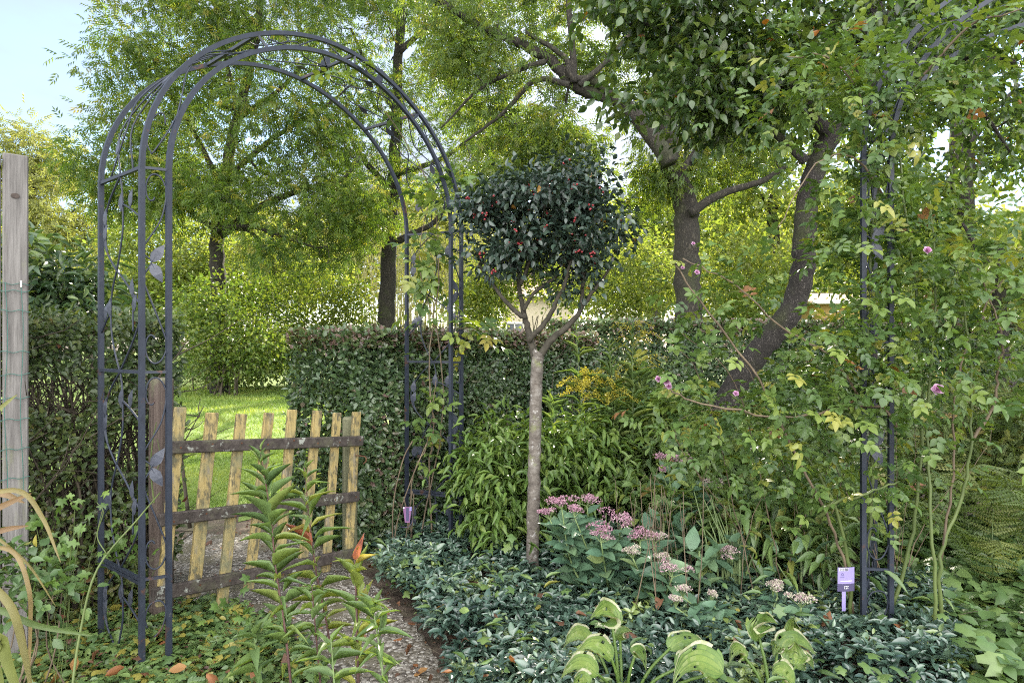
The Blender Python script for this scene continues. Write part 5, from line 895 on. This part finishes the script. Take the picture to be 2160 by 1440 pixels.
# strap-leaved plant at the left edge
r = thing('strap_leaf_plant', 'clump of arching half dried strap leaves at the left edge', 'plant', np.array([-1.22, 1.42, 0]))
def strap(pts, w, tn, twist=.4):
    s = spline(pts, 7); k = len(s); tg = unit(np.gradient(s, axis=0)); sd = unit(np.cross(tg, [0, -1, .25])); prof = np.sin(np.pi * np.clip(np.linspace(.10, 1, k), 0, .99)) ** .6 * w
    nn = np.cross(sd, tg); V = np.concatenate([s + sd * prof[:, None] * .40 + nn * prof[:, None] * .15, s, s - sd * prof[:, None] * .40 + nn * prof[:, None] * .15]); i = np.arange(k - 1)
    b = MB(); b.add(V, [np.concatenate([np.stack([i, i + 1, i + 1 + k, i + k], -1), np.stack([i + k, i + k + 1, i + 1 + 2 * k, i + 2 * k], -1)])], tn); b.build('blade', M['strap'], r, True)
for pts, w_, tn in (([(-60, 1050, 1.4), (40, 1035, 1.4), (90, 1090, 1.4), (128, 1185, 1.38)], .014, .62), ([(-40, 1150, 1.4), (30, 1165, 1.38), (62, 1240, 1.36), (65, 1330, 1.36), (58, 1480, 1.36)], .013, .72), ([(-80, 1080, 1.4), (-10, 1130, 1.4), (60, 1190, 1.4), (118, 1278, 1.4)], .008, .6),
                    ([(-80, 1270, 1.3), (0, 1285, 1.3), (80, 1318, 1.3), (195, 1340, 1.32)], .017, .12), ([(-60, 1200, 1.3), (20, 1270, 1.28), (50, 1360, 1.27), (70, 1470, 1.25)], .022, .55), ([(-40, 1480, 1.2), (0, 1350, 1.2), (20, 1400, 1.2), (60, 1520, 1.2)], .03, .4), ([(-30, 880, 1.4), (0, 862, 1.4), (36, 832, 1.4)], .013, .45), ([(-60, 1100, 1.45), (0, 1070, 1.45), (66, 1040, 1.45)], .018, .95), ([(-60, 1150, 1.45), (0, 1120, 1.45), (60, 1108, 1.45)], .016, .98), ([(-60, 1060, 1.5), (0, 1040, 1.5), (52, 1060, 1.5)], .02, .9), ([(-60, 1290, 1.2), (-10, 1400, 1.2), (12, 1500, 1.2)], .03, .35)):
    strap(PP(pts), w_, tn)
shrub('low_plant', 'low tangle of leaves and dry twigs hiding the foot of the grey post', 1.95, [EL(20, 1200, 1.95, 60, 60, .1, 28), EL(90, 1250, 1.95, 60, 36, .1, 16)], 'cover', T_OVATE, 8, .05, .036, .022, tint=(.3, .25), rt=.003, rend=.001, gap=-.5, freq=4, stemm='brcane', smooth=True, stems=10, br=.08, up=1.2, minz=.08)
# loose green rose shoot leaning by the left arch leg
b = MB(); branch(b, PP([(150, 1470, 1.75), (168, 1340, 1.8), (205, 1200, 1.85), (290, 1095, 1.95), (338, 1038, 2.05)]), .0042, .002, 6); branch(b, PP([(225, 1168, 1.87), (205, 1130, 1.88), (218, 1080, 1.88), (205, 1060, 1.88)]), .002, .001, 5)
tag(b.build('bare_shoot', M['cane'], None, True), 'bare green shoot leaning across the left arch leg', 'shoot')
b = MB(); branch(b, PP([(325, 1060, 2.2), (318, 990, 2.2), (322, 930, 2.2), (330, 890, 2.2)]), .003, .0015, 6); branch(b, PP([(322, 1010, 2.2), (338, 970, 2.2), (332, 925, 2.2)]), .002, .001, 5)
tag(b.build('bare_shoot', M['cane']), 'short yellowish shoot in front of the brown gate post', 'shoot')

# canes, plant labels
for lb, pts, rr_ in (('longest pale cane curving up from the hedge foot', [(828, 1168), (830, 1060), (850, 970), (870, 930)], .0032), ('second pale cane leaning on the arch leg', [(830, 1172), (838, 1100), (868, 1010), (900, 935)], .003), ('short straw cane beside the pink label', [(854, 1150), (862, 1090), (870, 1035)], .003), ('short upright cane right of the pink label', [(864, 1155), (870, 1100), (873, 1040)], .003), ('short crossing cane below the pink label', [(872, 1145), (860, 1085), (852, 1050)], .003)):
    b = MB(); s = spline(PP(pts, 3.28), 6); tube(b, s, rr_, 6); tag(b.build('garden_cane', M['brcane'], None, True), lb, 'cane', 'canes at the arch leg')
def label_plate(name, lab, c, wx, hz, tilt, curl, mats, builder):
    r = thing(name, lab, 'plant label', c); n_ = 9; ax = np.array([math.cos(tilt), math.sin(tilt), 0]); nn = np.array([math.sin(tilt), -math.cos(tilt), 0])
    def at(u, v, lift=0): return c + ax * (u * wx / 2) + np.array([0, 0, 1]) * (v * hz / 2) + nn * (lift - curl * u * u * wx)
    def patch(u0, u1, v0, v1, lift, mat, nm, par=None, taper=0):
        V = []; us = np.linspace(u0, u1, n_)
        for v in (v0, v1): V += [at(u * (1 - taper * (1 - v) / 2), v, lift) for u in us]
        V += [p - nn * .0006 for p in V]; k = 2 * n_; i = np.arange(n_ - 1); b = MB()
        b.add(V, [np.concatenate([np.stack([i, i + 1, i + 1 + n_, i + n_], -1), np.stack([i + k + n_, i + k + n_ + 1, i + k + 1, i + k], -1), np.stack([i + n_, i + 1 + n_, i + 1 + n_ + k, i + n_ + k], -1), np.stack([i + 1, i, i + k, i + 1 + k], -1)])]); return b.build(nm, M[mat], par or r)
    builder(patch, r, at, nn); return r
def purple(patch, r, at, nn):
    card = patch(-1, 1, -.15, 1, 0, 'tagpurple', 'card'); patch(-.55, -.12, -1.1, -.155, 0, 'tagpurple', 'stake')
    patch(-.9, .2, .84, .99, .0014, 'tagwhite', 'barcode_strip', card)
    for u in np.arange(-.82, .14, .085): patch(u, u + rng.choice([.025, .045]), .85, .985, .0022, 'tagdark', 'barcode_bar', card)
    patch(-.98, .98, -.14, .22, .0014, 'tagdark', 'dark_print', card); patch(-.72, .62, .34, .37, .0014, 'tagwhite', 'white_line', card); patch(-.75, -.3, .55, .565, .0014, 'tagdark', 'small_line', card)
    b = MB(); tube(b, [at(-.5 + .11 * math.cos(a), .68 + .06 * math.sin(a), .0016) for a in np.linspace(0, 2 * np.pi, 17)], .0006, 4); b.build('ring_mark', M['tagdark'], card)
    for u0 in (-.3, -.12, .06): patch(u0, u0 + .03, -.02, .12, .0024, 'tagwhite', 'white_letter', card); patch(u0 + .032, u0 + .11, .09, .12, .0024, 'tagwhite', 'white_letter', card); patch(u0 + .032, u0 + .09, -.02, .01, .0024, 'tagwhite', 'white_letter', card)
label_plate('plant_label', 'violet plant label with barcode at the foot of the right arch', P(1786, 1240, 2.33), .064, .15, .1, .06, None, purple)
def pink(patch, r, at, nn):
    card = patch(-1, 1, -1, 1, 0, 'tagpink', 'card', taper=.5); patch(-.25, .35, -.8, .9, .0012, 'tagdark', 'photo_print', card); patch(.5, .98, .5, .98, .0012, 'tagpurple', 'corner_print', card); patch(-.95, -.6, .78, .95, .0012, 'tagwhite', 'white_print', card)
    b = MB(); tube(b, spline([at(.9, .8, .001), at(1.2, -.6, .004), at(.3, -1.5, .004), at(-1.6, -1.6, .004)], 6), .0012, 5); b.build('tie', M['tagdark'], r, True)
label_plate('plant_label', 'pink and blue plant label tied low on the right leg of the gate arch', P(859, 1085, 3.2), .046, .078, .0, .1, None, pink)

octa = (np.array([(1, 0, 0), (-1, 0, 0), (0, 1, 0), (0, -1, 0), (0, 0, .7), (0, 0, -.7)], float), [np.array([(0, 2, 4), (2, 1, 4), (1, 3, 4), (3, 0, 4), (2, 0, 5), (1, 2, 5), (3, 1, 5), (0, 3, 5)])])
pp = scatter(path_poly, 2600); N = len(pp); mb = MB(); inst(mb, octa, np.column_stack([pp, np.full(N, .006)]), np.column_stack([rng.normal(0, 1, (N, 2)), np.zeros(N)]), np.tile([0, 0, 1.0], (N, 1)), rng.uniform(.002, .0058, N), rng.uniform(.002, .0058, N), rng.random(N))
tag(mb.build('pebbles', M['pebble'], None, True), 'loose pale pebbles on the exposed aggregate path', 'pebbles', kind='stuff')
# ---------------------------------------------------------------- litter and single fallen leaves
mb = MB(); lt = np.concatenate([scatter(lp, 1700), scatter(vp, 1100), scatter([G(*q) for q in ((420, 1150), (560, 1085), (760, 1100), (760, 1200), (640, 1130))], 260), scatter(path_poly, 260), scatter(rp, 300)]); N = len(lt)
inst(mb, T_OVAL2, np.column_stack([lt, rng.uniform(.006, .05, N)]), np.column_stack([rng.normal(0, 1, (N, 2)), rng.normal(0, .15, N)]), np.array([0, 0, 1.0]) + rng.normal(0, .35, (N, 3)), .022 * rng.uniform(.4, 1.3, N), .014 * rng.uniform(.4, 1.3, N), np.clip(rng.normal(.22, .18, N), 0, 1))
tag(mb.build('leaf_litter', M['litter']), 'small brown leaf scraps scattered over soil and gravel', 'leaf litter', kind='stuff')
var = []
for k in range(6):
    b = MB(); T = T_leaf([(.15, .3 + .1 * rng.random()), (.4, .5), (.7, .4), (.9, .18)], rng.uniform(-.5, .9), rng.uniform(-.3, .6), .03); inst(b, T, [[-.5, 0, 0]], np.array([[1.0, 0, 0]]), np.array([[0, 0, 1.0]]), 1, .62, [(.3, .55, .75, .85, .95, .45)[k]]); var.append(b.mesh('fallen_leaf', M['litter'], True))
def drop(pts, label, group, z):
    for px, py, kk in pts:
        p = G(px, py, z(px, py) if callable(z) else z); o = bpy.data.objects.new('fallen_leaf', var[kk]); C.objects.link(o)
        if callable(z): p[2] = float(hfield([p[0]], [p[1]])[0]) + .035
        o.location = p; s_ = rng.uniform(.034, .058); o.scale = (s_, s_, s_); o.rotation_euler = (rng.normal(0, .4), rng.normal(0, .4), rng.uniform(0, 6.28)); tag(o, label, 'leaf', group)
drop([(1248, 1200, 3), (1165, 1215, 2), (1135, 1260, 0), (1240, 1165, 2), (1225, 1215, 4), (1088, 1240, 2), (998, 1235, 0), (928, 1310, 3), (1045, 1310, 0), (1225, 1300, 5), (1262, 1272, 0), (1120, 1335, 3), (1082, 1412, 2), (1015, 1400, 2), (945, 1420, 2), (980, 1345, 0), (1390, 1310, 5), (1345, 1275, 0), (1500, 1330, 0), (1560, 1345, 5), (1668, 1300, 2), (1812, 1300, 2), (1660, 1280, 2), (1560, 1390, 0), (1180, 1330, 0), (1330, 1345, 0), (1420, 1290, 1), (1480, 1270, 2), (1740, 1340, 1), (1830, 1360, 0), (1900, 1330, 2), (1700, 1400, 5)], 'curled brown or orange autumn leaf lying on the dark periwinkle carpet', 'fallen leaves on the periwinkle', lambda a, b_: .12)
drop([(430, 1360, 2), (375, 1410, 3), (350, 1345, 2), (250, 1415, 2), (160, 1400, 3), (150, 1350, 0), (80, 1395, 2), (310, 1415, 1), (330, 1330, 2), (480, 1332, 4), (450, 1430, 2), (540, 1420, 2), (520, 1395, 5), (600, 1395, 0), (200, 1380, 5), (50, 1340, 0), (575, 1350, 4), (120, 1430, 3), (290, 1385, 0)], 'orange or brown autumn leaf lying in the low greenery by the left arch leg', 'fallen leaves in the left corner', .06)
drop([(888, 1418, 3), (815, 1330, 0), (832, 1345, 2), (880, 1395, 2), (860, 1370, 5), (520, 1200, 2), (650, 1345, 0), (795, 1110, 2), (780, 1190, 2), (440, 1145, 0), (870, 1310, 1), (905, 1430, 0)], 'dry autumn leaf lying on the gravel path', 'fallen leaves on the path', .012)
